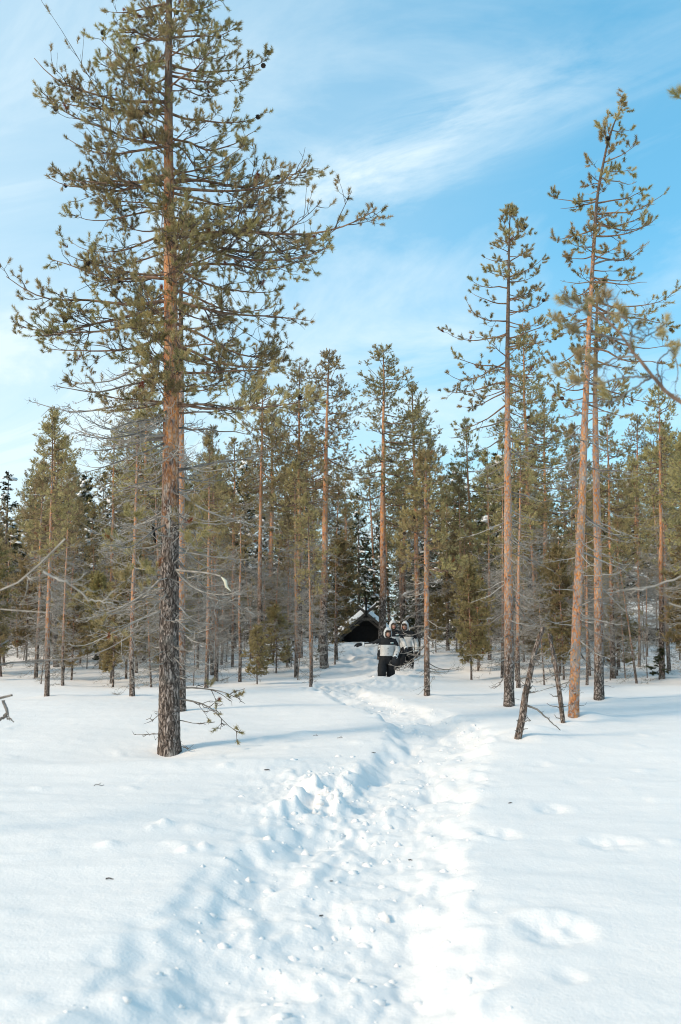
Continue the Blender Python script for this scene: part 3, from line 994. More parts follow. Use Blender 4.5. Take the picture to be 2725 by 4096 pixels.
def far_spruce(seed, H, wmax, r0, nb, snowy=.5):
    rg = np.random.default_rng(seed)
    root = bpy.data.objects.new('spruce_tree', None)
    col.objects.link(root)
    zs = np.linspace(0, H, 7)
    ax = np.stack([np.zeros(7), np.zeros(7), zs], 1)
    ax[0, 2] = -.15
    link('trunk', trunk_mesh('trunk', ax, r0 * (1 - .93 * zs / H), M['bark_grey'], 10, .15, .05, .2), root)
    tw, nd, caps = Tubes(), Needles(), []
    for i in range(nb):
        u = (i + rg.random()) / nb
        z = .35 + (H * .985 - .35) * u
        L = (wmax * (1 - u) ** .8 + .12) * rg.uniform(.65, 1.1)
        az = rg.uniform(0, 2 * np.pi)
        el = np.interp(u, [0, .6, 1], [-.42, -.12, .55])
        S = np.array([0, 0, z])
        E = S + L * np.array([math.cos(az) * math.cos(el), math.sin(az) * math.cos(el), math.sin(el)])
        main = arc(S, E, 8, .06, rg, .02, .12)
        c2, c3 = bough(main, .008 + .008 * L, rg, tw, nd, False, max(4, int(8 * L + 2)), .5, wig=.05, n3=2.2, up=-.15, mats=(0, 0), sides=(4, 3, 3))
        for c, m in ((c2, 16), (c3, 9)):
            d = c[:, -1] - c[:, 0]
            ln = np.linalg.norm(d, axis=1)
            n = len(c)
            t = np.tile(DEEP * .85, (n, 1)) * rg.uniform(.7, 1.25, (n, 1)) + OLIVE * rg.uniform(0, .35, (n, 1))
            nd.add(c[:, 0], d, ln * 1.05, t, int(m * 1.5), .075, .026, 25, 65, rg=rg)
            nd.add(c[:, c.shape[1] // 2], d, ln * .6, t, m, .075, .026, 25, 70, rg=rg)
        if rg.random() < snowy * (1.25 - u):
            for j in range(rg.integers(1, 3)):
                s = rg.uniform(.35, .95)
                caps.append((sample(main[None], np.zeros(1, int), np.array([s]))[0][0] + [rg.normal(0, .1), rg.normal(0, .1), .05], rg.uniform(.08, .22), az))
    crown_o = link('crown', tw.mesh('crown', [M['twig']]), root)
    tag(link('needles', nd.mesh('needles'), crown_o), kind='stuff')
    if caps:
        tag(link('snow_pads', snow_pads(caps, rg), root), 'pads of snow lodged on the boughs', kind='stuff')
    root['H'] = H
    return root


def snow_pads(caps, rg):
    bm = bmesh.new()
    for p, r, az in caps:
        mt = Matrix.Translation(p) @ Matrix.Rotation(az, 4, 'Z') @ Matrix.Rotation(rg.uniform(.1, .5), 4, 'Y') @ Matrix.Diagonal((r * rg.uniform(.9, 1.7), r * rg.uniform(.5, .9), r * rg.uniform(.3, .5), 1))
        res = bmesh.ops.create_icosphere(bm, subdivisions=2, radius=1, matrix=mt)
        for v in res['verts']:
            v.co += Vector(rg.normal(0, r * .10, 3))
    me = bpy.data.meshes.new('snow_pads')
    bm.to_mesh(me)
    bm.free()
    for p in me.polygons:
        p.use_smooth = True
    me.materials.append(M['snow_cap'])
    return me


FN = (15, .085, .022)
PROTO = {
    'tall_a': far_pine(101, 12.5, .50, 1.75, .15, .58, 60, 56, FN, .17, 5.2),
    'tall_b': far_pine(102, 12.0, .42, 1.65, .135, .50, 66, 56, FN, .17, 5.2, shape=.8),
    'tall_c': far_pine(103, 11.5, .58, 1.55, .14, .65, 54, 64, FN, .17, 5.0),
    'tall_d': far_pine(104, 11.0, .36, 1.45, .12, .45, 70, 50, FN, .17, 5.2, shape=1.2),
    'slim_a': far_pine(105, 8.5, .45, .95, .075, .68, 44, 60, (16, .075, .016), .15, 6.0, bark='bark_slim', dead_len=.95),
    'slim_b': far_pine(106, 8.0, .58, .85, .07, .75, 36, 70, (16, .075, .016), .15, 6.0, bark='bark_slim', dead_len=1.0),
    'slim_c': far_pine(107, 7.0, .38, .80, .06, .7, 44, 56, (16, .075, .016), .15, 6.0, bark='bark_slim', dead_len=.85),
    'young_a': far_pine(108, 3.0, .14, .72, .035, .6, 56, 6, (26, .07, .015), .13, 9.0, bark='bark_slim', shape=.7, dead_len=.4, name='young_pine'),
    'young_b': far_pine(109, 2.4, .22, .55, .028, .55, 40, 8, (26, .07, .015), .13, 9.0, bark='bark_slim', shape=.8, dead_len=.4, name='young_pine'),
    'young_c': far_pine(112, 5.0, .16, .85, .045, .4, 84, 8, (20, .085, .02), .15, 9.0, bark='bark_slim', shape=.8, dead_len=.7, name='young_pine'),
    'bare_a': far_pine(110, 3.2, .93, .25, .028, .6, 3, 26, (16, .06, .014), .11, 5.0, bark='bark_slim', dead_len=.55, name='bare_sapling'),
    'bare_c': far_pine(113, 4.6, .72, .45, .04, .8, 9, 62, (16, .06, .014), .11, 6.0, bark='bark_slim', dead_len=.95, dn3=3.2, name='bare_sapling'),
    'bare_b': far_pine(111, 2.2, .9, .2, .022, .6, 2, 20, (16, .06, .014), .11, 5.0, bark='bark_slim', dead_len=.45, name='bare_sapling'),
    'spruce_a': far_spruce(121, 10.0, 1.5, .13, 92),
    'spruce_b': far_spruce(122, 7.5, 1.3, .10, 78, .8),
    'spruce_c': far_spruce(123, 1.3, .30, .016, 13, 0),
}
KIDS = {k: [(c, list(c.children)) for c in p.children] for k, p in PROTO.items()}
USED = set()


def plant(kind, x, y, H, rz, label, group, wide=1.0, cat='tree', lean=(0, 0), sink=0.0):
    src = PROTO[kind]
    if kind not in USED:
        USED.add(kind)
        o = src
    else:
        o = src.copy()
        col.objects.link(o)
        for c, sub in KIDS[kind]:
            cc = c.copy()
            col.objects.link(cc)
            cc.parent = o
            for g in sub:
                gg = g.copy()
                col.objects.link(gg)
                gg.parent = cc
    s = H / src['H']
    o.location = (x, y, gz(x, y) - sink)
    o.scale = (s * wide, s * wide, s)
    o.rotation_euler = (lean[0], lean[1], rz)
    return tag(o, label, cat, group)


TAKEN = []
CLEAN = []


def plant_px(kind, bx, by, tx, ty, label, group, wide=1.0, Y=None, rz=None):
    """a tree whose foot and top stand at these places of the enlarged view"""
    if Y is None:
        g = ground_hit(bx * K, by * K)
    else:
        p = at(bx * K, by * K, Y)
        g = np.array([p[0], Y, 0])
    z = gz(g[0], g[1])
    T = atv(tx, ty, g[1])
    H = T[2] - z
    ly = math.atan2(T[0] - g[0], H)
    TAKEN.append((g[0], g[1]))
    return plant(kind, g[0], g[1], H / math.cos(ly), random.uniform(0, 6.28) if rz is None else rz, label, group, wide, lean=(0, ly))


E1, W1, Y1, D1, S1G = 'slim pines at the clearing edge', 'tall pines at the edge of the wood', 'young pines at the clearing edge', 'bare young stems in the snow', 'spruces in the wood'
NAMED = [
    ('slim_a', 108, 1603, 128, 945, 'leaning slim pine at the far left, dark lichen at its foot', E1, 1.0),
    ('slim_b', 145, 1578, 156, 1080, 'thin pine just right of the leaning pine on the left', E1, .8),
    ('slim_b', 305, 1602, 317, 880, 'slim pine left of the big lone pine, twigs bristling at its foot', E1, .95),
    ('slim_a', 475, 1583, 479, 990, 'slim pine right of the big lone pine, clean stem standing in smooth snow', E1, .9),
    ('tall_c', 599, 1538, 605, 865, 'pale barked pine between the big lone pine and the hut', W1, .8),
    ('tall_a', 747, 1537, 758, 805, 'thick leaning pine with a brown plated foot, left of the dark hut', W1, 1.1),
    ('tall_b', 877, 1522, 879, 797, 'tall straight pine beside the hut, its foot behind the three people', W1, 1.15),
    ('bare_a', 771, 1530, 768, 1260, 'short thin stem leaning on the thick plated pine by the hut', E1, .9),
    ('slim_a', 1156, 1560, 1153, 1000, 'pale thin pine just left of the straight slender pine', E1, .75),
    ('tall_d', 1227, 1500, 1232, 750, 'orange stemmed pine standing back between the two tall right-hand pines', W1, 1.0),
    ('tall_c', 1524, 1562, 1521, 890, 'pine at the far right with a small spruce against its foot', W1, .85),
    ('slim_b', 1471, 1535, 1468, 1120, 'thin stem in front of the snow covered shed', E1, .9),
    ('tall_d', 1092, 1505, 1092, 960, 'dark dense pine behind the clearing, right of the people', W1, 1.0),
    ('slim_c', 1062, 1510, 1060, 1090, 'thin tan pine right of the pale thin pine with the short crown', E1, 1.0),
    ('tall_a', 960, 1512, 957, 880, 'broad pine behind the people, right of the straight pine by the hut', W1, 1.0),
    ('tall_b', 690, 1515, 694, 835, 'pine with an even crown behind the pale barked pine', W1, 1.0),
    ('tall_a', 130, 1535, 125, 935, 'pine with rusty sprays high on its stem, behind the leaning left pine', W1, .95),
    ('tall_b', 330, 1525, 331, 860, 'dark topped pine rising behind the big lone pine', W1, 1.0),
    ('tall_c', 250, 1530, 252, 985, 'pine with a narrow crown, left behind the big lone pine', W1, .95),
    ('slim_a', 535, 1535, 533, 1120, 'reddish thin pine left of the pale barked pine', E1, .9),
    ('slim_c', 510, 1530, 515, 1190, 'short pine with a dark thick foot beside the reddish thin pine', E1, 1.0),
    ('slim_b', 661, 1536, 664, 1180, 'thin orange pine right of the pale barked pine', E1, .9),
    ('slim_c', 455, 1540, 458, 1150, 'thin grey pine close right of the big lone pine', E1, .9),
    ('tall_d', 1412, 1562, 1405, 950, 'pine behind the leaning reddish pine, right side', W1, .9),
    ('slim_a', 1357, 1555, 1355, 1080, 'thin pine between the leaning reddish pine and the dark footed pine', E1, .8),
    ('young_a', 1101, 1545, 1100, 1335, 'young tan pine with a full crown, left of the straight slender pine', Y1, 1.0),
    ('young_b', 1290, 1545, 1290, 1400, 'young bushy pine behind the two snags', Y1, 1.3),
    ('young_a', 1420, 1555, 1420, 1390, 'young tan pine in front of the shed', Y1, 1.2),
    ('young_b', 1225, 1535, 1230, 1400, 'young pine left behind the taller snag', Y1, 1.1),
    ('young_c', 776, 1521, 779, 1242, 'bushy green pine half covering the hut roof', Y1, 1.35),
    ('young_b', 230, 1540, 230, 1330, 'young pine with tan tufts in the left wood', Y1, 1.0),
    ('young_a', 60, 1525, 58, 1290, 'orange stemmed young pine at the left edge', Y1, .8),
    ('bare_b', 720, 1530, 722, 1440, 'thin bare stem beside the thick plated pine', D1, .8),
    ('bare_b', 1127, 1552, 1140, 1490, 'short bare stem leaning right, by the young tan pine', D1, .7),
    ('bare_a', 1440, 1562, 1441, 1400, 'bare stem with hanging twigs in front of the shed', D1, 1.2),
    ('bare_b', 1490, 1560, 1492, 1440, 'low bare stem between the shed and the far right pine', D1, 1.0),
    ('bare_a', 200, 1540, 203, 1400, 'bare stem in front of the left wood, darker than its neighbours', D1, 1.0),
    ('bare_a', 262, 1540, 262, 1420, 'bare stem left of the slim bristling pine', D1, .8),
    ('bare_b', 640, 1535, 642, 1470, 'low bare stem right of the pale barked pine', D1, .8),
    ('bare_b', 557, 1535, 556, 1450, 'low bare stem left of the pale barked pine', D1, .8),
    ('bare_a', 1405, 1566, 1404, 1400, 'bare stem right beside the dark footed pine', D1, .8),
    ('bare_b', 420, 1545, 428, 1470, 'low bare stem hard by the big lone pine', D1, .8),
    ('spruce_c', 671, 1534, 671, 1478, 'tiny spruce growing before the pale wood stems', 'small spruces in the snow', 1.2),
    ('spruce_c', 735, 1525, 735, 1485, 'tiny spruce left of the thick plated pine', 'small spruces in the snow', 1.1),
    ('spruce_c', 1518, 1565, 1520, 1495, 'small dark spruce against the foot of the far right pine', 'small spruces in the snow', 1.3),
    ('spruce_c', 232, 1540, 232, 1480, 'small snowy spruce in the left wood', 'small spruces in the snow', 1.4),
    ('spruce_a', 5, 1500, 3, 1085, 'black spruce at the left edge of the wood', S1G, 1.2),
]
for k, bx, by, tx, ty, lab, grp, wd in NAMED:
    o = plant_px(k, bx, by, tx, ty, lab, grp, wd, Y={'spruce_a': 46}.get(k))
    if bx in (877,):                                   # its lower stem is clean
        for c in list(o.children):
            if c.name.startswith('bare_limbs'):
                CLEAN.append(c)

# ------------------------------------------------------------------ the wood behind: trees that nothing tells apart
PROF = np.array([(-200, 1090), (0, 1100), (40, 1080), (70, 1010), (130, 950), (190, 1040), (250, 985), (330, 880), (420, 930), (500, 960), (560, 930), (620, 880), (700, 850), (760, 830), (820, 860), (880, 830),
                 (960, 900), (1005, 965), (1030, 1010), (1060, 985), (1092, 970), (1140, 990), (1190, 880), (1240, 800), (1300, 900), (1350, 980), (1420, 900), (1480, 920), (1568, 900), (1800, 900)], float)
fr = np.random.default_rng(77)
HUT = np.array([1.05, 48.0])
GW = 'pines of the wood behind the clearing'
LW = {'tall': 'tall pine standing deep in the wood behind the clearing', 'slim': 'slim pine among the stems at the edge of the wood',
      'spruce': 'dark spruce with snow on its boughs, deep in the wood', 'young': 'young tan pine growing under the tall wood', 'bare': 'thin bare stem standing in the snow before the wood'}
spots = []
WOOD = []
tries = 0
quota = [('slim', 46, 26, 46), ('tall', 108, 38, 96), ('spruce', 118, 44, 100), ('young', 76, 27, 58), ('bare', 96, 27, 50)]
for kind, cnt, y0, y1 in quota:
    n = 0
    while n < cnt and tries < 20000:
        tries += 1
        Yd = y0 + (y1 - y0) * fr.random() ** .9
        X = fr.uniform(-.385, .385) * Yd
        pxv = (X * FPX / Yd + 1362.5) / K
        if any((X - a) ** 2 + (Yd - b) ** 2 < (1.0 if kind in ('bare', 'young') else 1.9) for a, b in spots + TAKEN):
            continue
        if Yd < 49 and 740 < pxv < 985:                     # keep the hut and the walkers clear
            continue
        if 985 < pxv < 1060 and Yd < 40:
            continue
        if 1420 < pxv < 1520 and Yd < 49 and kind not in ('bare',):
            continue
        if abs(X - 1.0) < 4.2 and 46.5 < Yd < 53 or (1425 < pxv < 1530 and 47 < Yd < 54):
            continue
        top = np.interp(pxv, PROF[:, 0], PROF[:, 1]) + fr.uniform(5, 130)
        Hm = 1.6 + (2500 - top * K) * Yd / FPX - gz(X, Yd)
        if kind == 'tall':
            H = min(Hm, fr.uniform(7.5, 14.0))
            v = 'tall_' + 'abcd'[fr.integers(4)]
        elif kind == 'slim':
            H = min(Hm, fr.uniform(5, 9.5))
            v = 'slim_' + 'abc'[fr.integers(3)]
        elif kind == 'spruce':
            H = min(Hm * .96, fr.uniform(6, 12))
            v = 'spruce_' + 'ab'[fr.integers(2)]
        elif kind == 'young':
            H = fr.uniform(1.4, 5.2)
            v = 'young_' + ('c' if H > 3.4 else 'ab'[fr.integers(2)])
        else:
            H = fr.uniform(1.0, 5.4)
            v = 'bare_' + ('c' if H > 2.8 else 'ab'[fr.integers(2)])
        if H < 1:
            continue
        spots.append((X, Yd))
        o = plant(v, X, Yd, H, fr.uniform(0, 6.28), LW[kind], {'spruce': S1G, 'bare': D1, 'young': Y1}.get(kind, GW), fr.uniform(.85, 1.2), lean=tuple(fr.normal(0, .045 if kind in ('slim', 'bare') else .02, 2)))
        WOOD.append((kind, pxv, Yd, o))
        n += 1

# the nearer ones are told apart by their kind and by the stems they stand between
ANCH = [(-60, 'the left edge'), (108, 'the leaning slim pine'), (390, 'the big lone pine'), (599, 'the pale barked pine'), (747, 'the thick plated pine'), (880, 'the walkers'),
        (983, 'the short crowned pine'), (1172, 'the straight slender pine'), (1320, 'the leaning reddish pine'), (1524, 'the far right pine'), (1640, 'the right edge')]
ORD = 'first second third fourth fifth sixth seventh eighth ninth tenth eleventh twelfth thirteenth fourteenth fifteenth sixteenth'.split()
for i in range(len(ANCH) - 1):
    for kind, nm, lim in (('slim', 'slim pine', 60), ('tall', 'tall pine', 58), ('spruce', 'dark spruce', 62), ('young', 'young pine', 64), ('bare', 'bare stem', 60)):
        row = sorted((w for w in WOOD if w[0] == kind and w[2] < lim and ANCH[i][0] <= w[1] < ANCH[i + 1][0]), key=lambda w: w[1])
        for j, w in enumerate(row[:16]):
            w[3]['label'] = (ORD[j] + ' ' + nm + ' from the left' if len(row) > 1 else 'only ' + nm) + ' between ' + ANCH[i][1] + ' and ' + ANCH[i + 1][1]


# far off, the wood closes into one dark mass
def far_wood():
    rg = np.random.default_rng(9)
    nd = Needles()
    for i in range(230):
        a = rg.uniform(-.62, .62)
        d = rg.uniform(108, 150)
        x, y = math.sin(a) * d, math.cos(a) * d
        z0 = gz(x, y)
        H = rg.uniform(6, 11.5)
        W = rg.uniform(1.3, 2.2)
        n = 130
        u = rg.random(n) ** 1.15
        az = rg.uniform(0, 2 * np.pi, n)
        rr = W * (1 - u) ** .75 * rg.uniform(.3, 1, n) + .1
        pos = np.stack([x + rr * np.cos(az), y + rr * np.sin(az), z0 + u * H], 1)
        dr = np.stack([np.cos(az), np.sin(az), rg.uniform(-.5, .4, n)], 1)
        t = np.tile(DEEP, (n, 1)) * rg.uniform(.7, 1.2) + OLIVE * rg.uniform(0, .6)
        nd.add(pos, dr, np.full(n, .5), t, 7, .42, .17, 20, 80, rg=rg)
    tag(link('distant_forest', nd.mesh('distant_forest')), kind='stuff')


far_wood()


# ================================================================== THE HUT AND THE SHED
def box(bm, x0, x1, y0, y1, z0, z1, mt=None):
    vs_ = [bm.verts.new((x, y, z)) for z in (z0, z1) for y in (y0, y1) for x in (x0, x1)]
    for f in ((0, 2, 3, 1), (4, 5, 7, 6), (0, 1, 5, 4), (2, 6, 7, 3), (0, 4, 6, 2), (1, 3, 7, 5)):
        bm.faces.new([vs_[i] for i in f])
    if mt is not None:
        bmesh.ops.transform(bm, matrix=mt, verts=vs_)
    return vs_


def bm_obj(name, bm, mat, parent=None, bevel=0.0, smooth_=False):
    bmesh.ops.recalc_face_normals(bm, faces=bm.faces)
    if bevel:
        bmesh.ops.bevel(bm, geom=list(bm.edges), offset=bevel, segments=1, affect='EDGES')
    me = bpy.data.meshes.new(name)
    bm.to_mesh(me)
    bm.free()
    if smooth_:
        for p in me.polygons:
            p.use_smooth = True
    for m in (mat if isinstance(mat, (list, tuple)) else [mat]):
        me.materials.append(m)
    return link(name, me, parent)


def beam(name, a, b, w, t, mat, parent, up=(0, -1, 0)):
    """a squared timber from A to B, W wide across and T thick along UP"""
    a, b = Vector(a), Vector(b)
    d = (b - a)
    z = Vector(up)
    x = d.normalized()
    y = z.cross(x).normalized()
    mt = Matrix((x, y, z)).transposed().to_4x4()
    mt.translation = a
    bm = bmesh.new()
    box(bm, 0, d.length, -w / 2, w / 2, -t / 2, t / 2, mt)
    return bm_obj(name, bm, mat, parent, .006)


def snow_slab(name, x0, x1, y0, y1, fz, th, parent, seed, nx=26, ny=12):
    """snow lying on a roof: FZ(x, y) gives the roof's top"""
    X, Yg = np.meshgrid(np.linspace(0, 1, nx), np.linspace(0, 1, ny))
    ex = np.minimum(X, 1 - X)
    ey = np.minimum(Yg, 1 - Yg)
    edge = np.sqrt(np.clip(np.minimum(ex * 7, 1), 0, 1)) * np.sqrt(np.clip(np.minimum(ey * 4, 1), 0, 1))
    xx, yy = x0 + (x1 - x0) * X, y0 + (y1 - y0) * Yg
    wob = noise2(xx * 2 + seed, yy * 2) * .06
    zt = fz(xx, yy) + .012 + th * edge * (1 + .25 * noise2(xx * 1.3 + seed, yy * 1.5)) + wob * edge
    zb = fz(xx, yy) + .004
    V = np.concatenate([np.stack([xx, yy, zt], -1).reshape(-1, 3), np.stack([xx, yy, zb], -1).reshape(-1, 3)])
    a = np.arange(nx * ny).reshape(ny, nx)
    q = np.stack([a[:-1, :-1], a[:-1, 1:], a[1:, 1:], a[1:, :-1]], -1).reshape(-1, 4)
    b = a + nx * ny
    sides = []
    for top, bot in ((a[0], b[0]), (a[-1][::-1], b[-1][::-1]), (a[:, 0][::-1], b[:, 0][::-1]), (a[:, -1], b[:, -1])):
        sides.append(np.stack([bot[:-1], bot[1:], top[1:], top[:-1]], -1))
    q = np.concatenate([q] + sides)
    return link(name, make_mesh(name, V, q, None, [M['snow_cap']]), parent)


def text_mesh(word, size, depth, name, mat, parent, loc, rot):
    cu = bpy.data.curves.new(name, 'FONT')
    cu.body = word
    cu.size = size
    cu.extrude = depth
    cu.align_x = 'CENTER'
    cu.align_y = 'CENTER'
    tmp = bpy.data.objects.new('lettering_source', cu)
    col.objects.link(tmp)
    dg = bpy.context.evaluated_depsgraph_get()
    me = bpy.data.meshes.new_from_object(tmp.evaluated_get(dg))
    bpy.data.objects.remove(tmp)
    me.materials.clear()
    me.materials.append(mat)
    o = link(name, me, parent, loc)
    o.rotation_euler = rot
    return o


def build_hut():
    Yh = 48.0
    b = at(1465, 2588, Yh)
    z0 = b[2]
    hut = empty('wooden_hut', (b[0], Yh, z0), 'small black tarred hut under thick snow with crossed gable timbers', 'hut')
    slope = .84
    ridge, half = 1.66, 2.05

    def fz(x, y):
        return ridge - slope * np.abs(x)
    rh = np.random.default_rng(4)
    pw = .135
    n = 25
    for i in range(n):
        x = -n * pw / 2 + i * pw
        top = float(min(fz(x, 0), fz(x + pw, 0))) - .01
        bm = bmesh.new()
        yo = rh.uniform(-.008, .008)
        box(bm, x + .003, x + pw - .003, .42 + yo, .45 + yo, -.5, max(top, -.1))
        bm_obj('plank', bm, M['tar'], hut, .004)
    bm = bmesh.new()
    back = [bm.verts.new(p) for p in ((-1.66, .50, -.6), (1.66, .50, -.6), (1.66, .50, ridge - slope * 1.66 - .02), (0, .50, ridge - .02), (-1.66, .50, ridge - slope * 1.66 - .02))]
    f0 = bm.faces.new(back)
    ext = bmesh.ops.extrude_face_region(bm, geom=[f0])
    bmesh.ops.translate(bm, vec=(0, .03, 0), verts=[v for v in ext['geom'] if isinstance(v, bmesh.types.BMVert)])
    bm_obj('backing_board', bm, M['tar'], hut)
    for zz in (.98, .05):
        hw = (ridge - zz) / slope - .15
        beam('cross_rail', (-hw, .40, zz), (hw, .40, zz), .07, .04, M['tar'], hut)
    for sx in (-1, 1):
        bm = bmesh.new()
        v = [(0, 0, ridge), (sx * half, 0, ridge - slope * half), (sx * half, 3.2, ridge - slope * half), (0, 3.2, ridge)]
        top = [bm.verts.new(p) for p in v]
        bot = [bm.verts.new((p[0], p[1], p[2] - .07)) for p in v]
        bm.faces.new(top)
        bm.faces.new(bot[::-1])
        for i in range(4):
            j = (i + 1) % 4
            bm.faces.new((top[i], bot[i], bot[j], top[j]))
        bm_obj('roof', bm, M['tar'], hut)
        bm = bmesh.new()
        box(bm, min(sx * 1.66, sx * 1.69), max(sx * 1.66, sx * 1.69), .48, 3.0, -.6, ridge - slope * 1.72)
        bm_obj('side_wall', bm, M['tar'], hut)
        # bargeboards rise past the ridge and cross
        d = Vector((sx * half, 0, -slope * half)).normalized()
        a = Vector((0, -.03 - (.05 if sx > 0 else 0), ridge - .05)) - d * .62
        e = Vector((0, -.03 - (.05 if sx > 0 else 0), ridge - .05)) + d * 2.55
        beam('bargeboard', a, e, .13, .045, M['tar_grey'], hut)
        beam('inner_bargeboard', Vector((0, .10, ridge - .24)), Vector((0, .10, ridge - .24)) + d * 2.3, .10, .04, M['tar_grey'], hut)
    beam('gable_post', (0, -.14, ridge - .25), (0, -.14, ridge + .68), .085, .06, M['tar'], hut)
    snow_slab('roof_snow', -half * 1.02, half * 1.02, .03, 3.25, fz, .30, hut, 3, 44, 14)
    # caps of snow on the crossing timbers
    bm = bmesh.new()
    for sx in (-1, 1):
        for s in (.30, .42, .54):
            p = Vector((-sx * s * .77, -.03 - (.05 if sx > 0 else 0), ridge - .05 + s * .64 + .085))
            bmesh.ops.create_icosphere(bm, subdivisions=2, radius=1, matrix=Matrix.Translation(p) @ Matrix.Rotation(sx * .69, 4, 'Y') @ Matrix.Diagonal((.085, .04, .035, 1)))
    tag(bm_obj('snow_caps', bm, M['snow_cap'], hut, 0, True), kind='stuff')
    bm = bmesh.new()
    zs = 1.6 - (2477 - 2500) * Yh / FPX - z0
    box(bm, -.42, .46, .09, .125, zs - .085, zs + .085)
    sg = bm_obj('sign_board', bm, simple_mat('sign_wood', (.060, .053, .046), .8, .3, 12), hut, .006)
    text_mesh('ERNUNPALO', .185, .006, 'lettering', simple_mat('sign_letters', (.27, .24, .205), .8, .1, 10), sg, (.02, .084, zs), (math.pi / 2, 0, 0)).scale = (.82, 1, 1)
    beam('sill_log', (-1.9, .30, -.02), (1.9, .30, -.02), .16, .14, M['tar'], hut)


build_hut()


def build_shed():
    Ys = 50.0
    b = at(2560, 2592, Ys)
    sh = empty('log_shed', b, 'low dark log shed with a slab of snow on its roof', 'shed')
    for i in range(6):
        t = Tubes()
        t.add(np.array([[-2.0, .02 * (i % 2), .07 + i * .155], [0, .02 * (i % 2), .075 + i * .155], [2.0, .02 * (i % 2), .07 + i * .155]]), np.array([.085, .082, .079]), 8)
        link('log', t.mesh('log', [M['tar']]), sh)
    for sx in (-1, 1):
        bm = bmesh.new()
        box(bm, min(sx * 1.9, sx * 1.93), max(sx * 1.9, sx * 1.93), .1, 2.6, -.3, 1.0)
        bm_obj('side_wall', bm, M['tar'], sh)

    def fz(x, y):
        return 1.0 + .52 * np.minimum(y + .5, 2.0) - .5 * np.maximum(y - 1.5, 0)
    bm = bmesh.new()
    vv = [[bm.verts.new((x, y, float(fz(x, y)) + dz)) for y in (-.5, 1.5, 3.2) for dz in (0, -.08)] for x in (-2.3, 2.3)]
    for i in (0, 2):
        bm.faces.new((vv[0][i], vv[1][i], vv[1][i + 2], vv[0][i + 2]))
        bm.faces.new((vv[0][i + 1], vv[0][i + 3], vv[1][i + 3], vv[1][i + 1]))
    bm.faces.new((vv[0][0], vv[0][1], vv[1][1], vv[1][0]))
    bm.faces.new((vv[0][4], vv[1][4], vv[1][5], vv[0][5]))
    bm_obj('roof', bm, M['tar'], sh)
    snow_slab('roof_snow', -2.35, 2.35, -.55, 3.2, fz, .34, sh, 8, 30, 16)


build_shed()

# ================================================================== THE THREE PEOPLE
M['suit_black'] = simple_mat('black_suit_cloth', (.012, .0125, .0145), .75, .35, 25, .006)
M['suit_grey'] = simple_mat('grey_suit_cloth', (.54, .525, .51), .8, .10, 22, .006)
M['hood'] = simple_mat('grey_hood_cloth', (.54, .55, .555), .85, .06, 25, .004)
M['skin'] = simple_mat('skin', (.52, .30, .22), .55, .06, 20)
M['lip'] = simple_mat('lip', (.42, .12, .11), .5, .05, 20)
M['eye_white'] = simple_mat('eye_white', (.75, .73, .70), .3, .02, 20)
M['eye_dark'] = simple_mat('eye_dark', (.03, .02, .016), .3, .1, 20)
M['brow'] = simple_mat('brow_hair', (.06, .04, .03), .9, .2, 60)
M['glove'] = simple_mat('glove_cloth', (.016, .018, .022), .7, .3, 40, .003)
M['white_trim'] = simple_mat('white_trim', (.72, .74, .75), .7, .04, 40)
M['teal_trim'] = simple_mat('teal_trim', (.05, .38, .40), .7, .05, 40)
M['button'] = simple_mat('button', (.02, .02, .02), .4, .1, 40)


def skin_mesh(name, verts, edges, radii, levels=2, root_i=0):
    me = bpy.data.meshes.new(name)
    me.from_pydata([tuple(v) for v in verts], edges, [])
    o = bpy.data.objects.new(name + '_source', me)
    col.objects.link(o)
    o.modifiers.new('skin', 'SKIN').use_smooth_shade = True
    sub = o.modifiers.new('sub', 'SUBSURF')
    sub.levels = sub.render_levels = levels
    for i, r in enumerate(radii):
        rr = (r, r) if not isinstance(r, tuple) else r
        me.skin_vertices[0].data[i].radius = rr
        me.skin_vertices[0].data[i].use_root = i == root_i
    dg = bpy.context.evaluated_depsgraph_get()
    out = bpy.data.meshes.new_from_object(o.evaluated_get(dg))
    out.name = name
    bpy.data.objects.remove(o)
    bpy.data.meshes.remove(me)
    return out


def glove(parent, wrist, d, palm_n, s=1.0, curl=.35):
    """a padded glove: palm, four fingers of unequal length and a thumb that leaves the side of the palm"""
    d = Vector(d).normalized()
    n = Vector(palm_n)
    n = (n - d * n.dot(d)).normalized()
    side = d.cross(n).normalized()
    w = Vector(wrist)
    V, E, Rr = [w, w + d * .05 * s], [(0, 1)], [.042 * s, .048 * s]
    for i, (o, ln) in enumerate(((-.036, .072), (-.012, .086), (.013, .082), (.036, .064))):
        k = len(V)
        b0 = w + d * .095 * s + side * o * s
        a1 = d * math.cos(curl) + n * math.sin(curl)
        a2 = d * math.cos(curl * 2.2) + n * math.sin(curl * 2.2)
        V += [b0, b0 + a1 * ln * .5 * s, b0 + a1 * ln * .5 * s + a2 * ln * .5 * s]
        E += [(1, k), (k, k + 1), (k + 1, k + 2)]
        Rr += [.019 * s, .015 * s, .011 * s]
    k = len(V)
    t0 = w + d * .045 * s - side * .045 * s
    td = (d * .75 - side * .6 + n * .3).normalized()
    V += [t0, t0 + td * .045 * s, t0 + td * .045 * s + (d + n * .4).normalized() * .035 * s]
    E += [(1, k), (k, k + 1), (k + 1, k + 2)]
    Rr += [.020 * s, .017 * s, .012 * s]
    me = skin_mesh('glove', V, E, Rr, 1)
    me.materials.clear()
    me.materials.append(M['glove'])
    return link('glove', me, parent)


